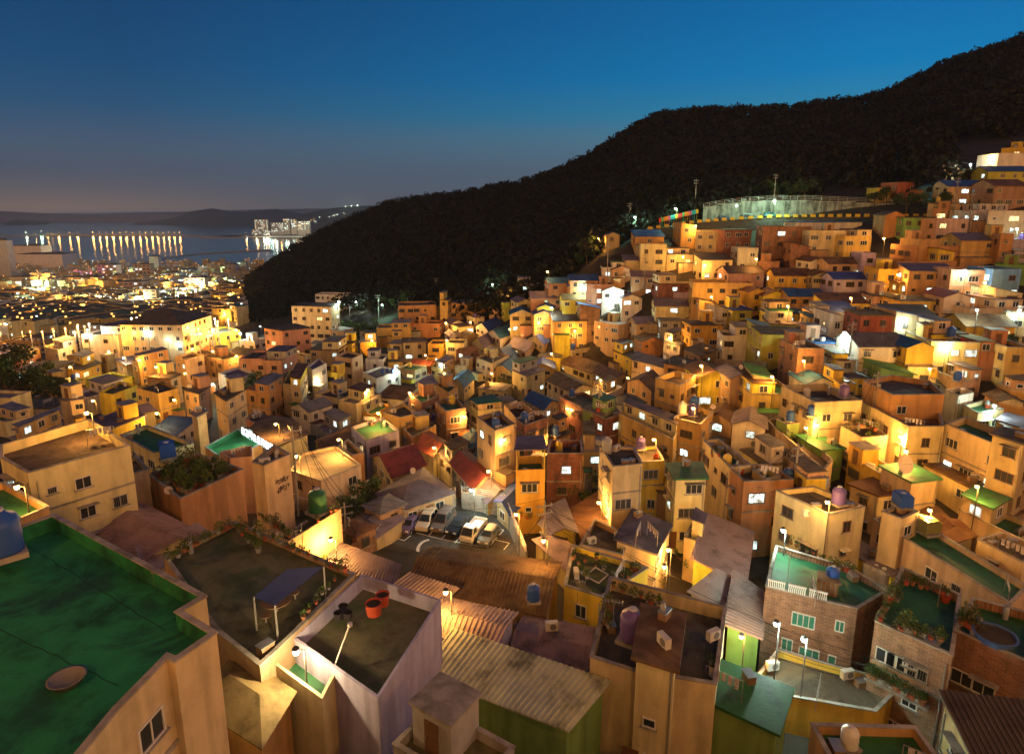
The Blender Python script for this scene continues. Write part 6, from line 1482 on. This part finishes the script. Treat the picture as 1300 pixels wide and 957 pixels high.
# tangled supply cables from the poles to nearby roofs
def tangle():
    n = 0
    for key, T in TOPS.items():
        near = sorted((H for H in HOUSES if H['dist'] < 150), key=lambda H: (H['c'][0]-T.x)**2+(H['c'][1]-T.y)**2)[:5]
        if proj(T)[2] > 160: continue
        for H in near[1:]:
            v = max(H['poly'], key=lambda p: -((p[0]-T.x)**2+(p[1]-T.y)**2)); cable(T-Vector((0,0,rr.uniform(0,1.2))), (v[0],v[1],H['ztop']-.3), 'black service cable from a pole down to a house', rr.uniform(.3,1)); n += 1
tangle()

# bits on the huge green roof
zf = IDS['green']['zf']
p = on(199, 742, zf); o = empty('stub_post', tuple(p)); q = MB(); q.box((0,0,.35),(.22,.22,.7),.5); q.build('post', M_conc, o); q = MB(); q.box((0,0,.74),(.3,.3,.08),.5); q.build('cap', M_conc, o); thing(o, 'short grey post stub beside the parapet of the huge green roof', 'post')
tubz = on(86, 868, zf); o = empty('wash_basin', tuple(tubz)); q = MB(); q.lathe((0,0,0), [(0,0),(.45,0),(.6,.28),(.64,.3),(.55,.28),(.42,.05),(0,.05)], 20); q.build('basin', mat('basin_grey',(.2,.18,.17),var=.3), o, smooth=True); thing(o, 'round pale basin on the huge green roof near the bottom', 'basin')
q = MB()
for x0,y0,x1,y1 in ((30,690,210,800),(-40,780,150,870),(60,680,-60,760),(170,735,60,830)):
    a, b = on(x0,y0,zf+.018), on(x1,y1,zf+.018); prev = None; r7 = random.Random(x0)
    for i in range(22):
        c = a+(b-a)*i/21+np.array([r7.uniform(-.05,.05), r7.uniform(-.05,.05), 0])
        if prev is not None: q.quad([(prev[0],prev[1]-.02,prev[2]),(c[0],c[1]-.02,c[2]),(c[0],c[1]+.02,c[2]),(prev[0],prev[1]+.02,prev[2])])
        prev = c
r7 = IDS['green']['root']; o = q.build('sealed_cracks', mat('dark_sealant',(.01,.05,.03),var=.2), None); o.parent = r7; o.matrix_parent_inverse = Matrix.Translation(-r7.location)
# hatch frame on the mossy roof, pipes and ledges on the brown terrace
zf = IDS['moss']['zf']+.02; cs = [on(*p, zf) for p in ((743,731),(756,720),(772,729),(760,740))]; q = MB()
for a, b in zip(cs, cs[1:]+cs[:1]): q.tube(tuple(a-cs[0]), tuple(b-cs[0]), .07, 6)
o = q.build('roof_hatch_frame', M_frame, None, tuple(cs[0])); thing(o, 'pale square hatch frame lying on the mossy roof', 'hatch')
H = IDS['brown']; zf = H['zf']
for x, y, r, h, c, lk in [(352,775,.9,.7,'wood','round low table under the canopy on the brown terrace'),(375,760,.3,.45,'wood','left stool beside the round table on the brown terrace'),(338,790,.3,.45,'wood','right stool beside the round table on the brown terrace')]:
    p = on(x, y, zf); o = empty('garden_table' if r > .5 else 'stool', tuple(p)); q = MB(); q.lathe((0,0,h), [(0,0),(r,0),(r,.06),(0,.06)], 18); q.build('top' if r > .5 else 'seat', mat('old_wood',(.2,.12,.07),var=.3), o); q = MB(); q.tube((0,0,0),(0,0,h), .07, 8); q.build('leg', M_metal, o); thing(o, lk, 'table' if r > .5 else 'stool')
# ------------------------------------------------------------------ labels: what it looks like, where, and which of its likes
ORD = ['','first','second','third','fourth','fifth','sixth','seventh','eighth','ninth','tenth','eleventh','twelfth']+['%dth' % k for k in range(13,20)]+['20th','21st','22nd','23rd']+['%dth' % k for k in range(24,31)]+['31st','32nd','33rd']+['%dth' % k for k in range(34,41)]+['41st','42nd','43rd']+['%dth' % k for k in range(44,51)]+['51st','52nd','53rd']+['%dth' % k for k in range(54,61)]+['61st','62nd','63rd']+['%dth' % k for k in range(64,99)]
def zone(px, py):
    if px > 1090 and py < 268: return 'in the upper right corner'
    if px > 780 and py < 305: return 'along the top road'
    if px > 820 and py < 335: return 'in the top terraces'
    if px > 820 and py < 365: return 'on the upper right slope'
    if px > 820 and py < 395: return 'on the mid right slope'
    if px > 820 and py < 430: return 'across the right slope'
    if px > 820 and py < 480: return 'on the lower right slope'
    if px > 820 and py < 540: return 'near the angular house'
    if px > 960 and py < 620: return 'below the angular house'
    if px > 960 and py < 720: return 'above the brick houses'
    if px > 960: return 'by the brick houses'
    if px > 640 and py < 390: return 'beside the dark forest'
    if px > 640 and py < 440: return 'on the middle slope'
    if px > 640 and py < 500: return 'at mid valley right'
    if px > 640 and py < 560: return 'above the yellow tower'
    if px > 640 and py < 660: return 'near the yellow tower'
    if px > 640 and py < 760: return 'right of the car park'
    if px > 640: return 'at the bottom centre'
    if px < 330 and py < 430: return 'in the lower town'
    if px < 200 and py < 490: return 'at the far left'
    if px < 330 and py < 490: return 'along the bright left lane'
    if px < 330 and py < 560: return 'in the left valley'
    if px < 330 and py < 670: return 'by the neon roof'
    if px < 330: return 'by the huge green roof'
    if py < 430: return 'under the dark hill'
    if py < 480: return 'at the valley centre back'
    if py < 540: return 'in the valley centre'
    if py < 620: return 'around the red roofs'
    if py < 700: return 'left of the car park'
    return 'around the lilac terrace'
groups = {}; seen = {}
for o, look, at, fixed in THINGS:
    if fixed: o['label'] = look; continue
    px, py, d = proj(at); z = zone(px, py)
    uniq = sum(1 for t in THINGS if t[1] == look) == 1
    if uniq: o['label'] = look; seen[look] = 1; continue
    groups.setdefault((look, z), []).append((px, o))
for (look, z), L in groups.items():
    L.sort(key=lambda t: t[0])
    for i, (px, o) in enumerate(L):
        lk = look
        w = len(look.split())+len(z.split())+(0 if len(L) == 1 else 4)
        s = f'{look} {z}'
        if len(L) > 1: s += f', {ORD[i+1]} such from left'
        ws = s.split()
        if len(ws) > 16:
            s = s.replace('tree squeezed between house walls','tree between walls').replace('in the dark yard of the valley','in a dark yard').replace('thin black cable sagging between two poles','black cable between two poles').replace('black service cable from a pole down to a house','service cable to a house').replace('black cable fanning out from the car park corner pole','black cable from the corner pole').replace('black cable running across the front of the balustrade house','black cable across the balustrade house front').replace('at the left edge beside a green roof','at the left edge').replace('in the colourful row beside the top road','in the colourful row')
            s = s.replace(' on a house roof','').replace(' on a thin pole','').replace('two-storey ','two-storey ').replace(' among the houses','').replace(' from left','')
        if len(s.split()) > 16: print('LONG', s)
        o['label'] = s
print('things', len(THINGS), 'objects', len(bpy.data.objects))
import os
if HAZE:
    q = MB(); q.box((-500,3000,100),(9000,6400,464)); hm = bpy.data.materials.new('haze'); hm.use_nodes = True; t = hm.node_tree; t.nodes.clear(); v = nd(t,'ShaderNodeVolumePrincipled'); v.inputs['Color'].default_value = (.62,.82,1,1); v.inputs['Density'].default_value = HAZE; v.inputs['Anisotropy'].default_value = .3; oo = nd(t,'ShaderNodeOutputMaterial'); t.links.new(v.outputs[0], oo.inputs['Volume'])
    o = q.build('haze', hm); o['kind'] = 'stuff'; o['label'] = 'thin dusk haze over the bay and the town'; cy.volume_bounces = 0; cy.volume_max_steps = 32
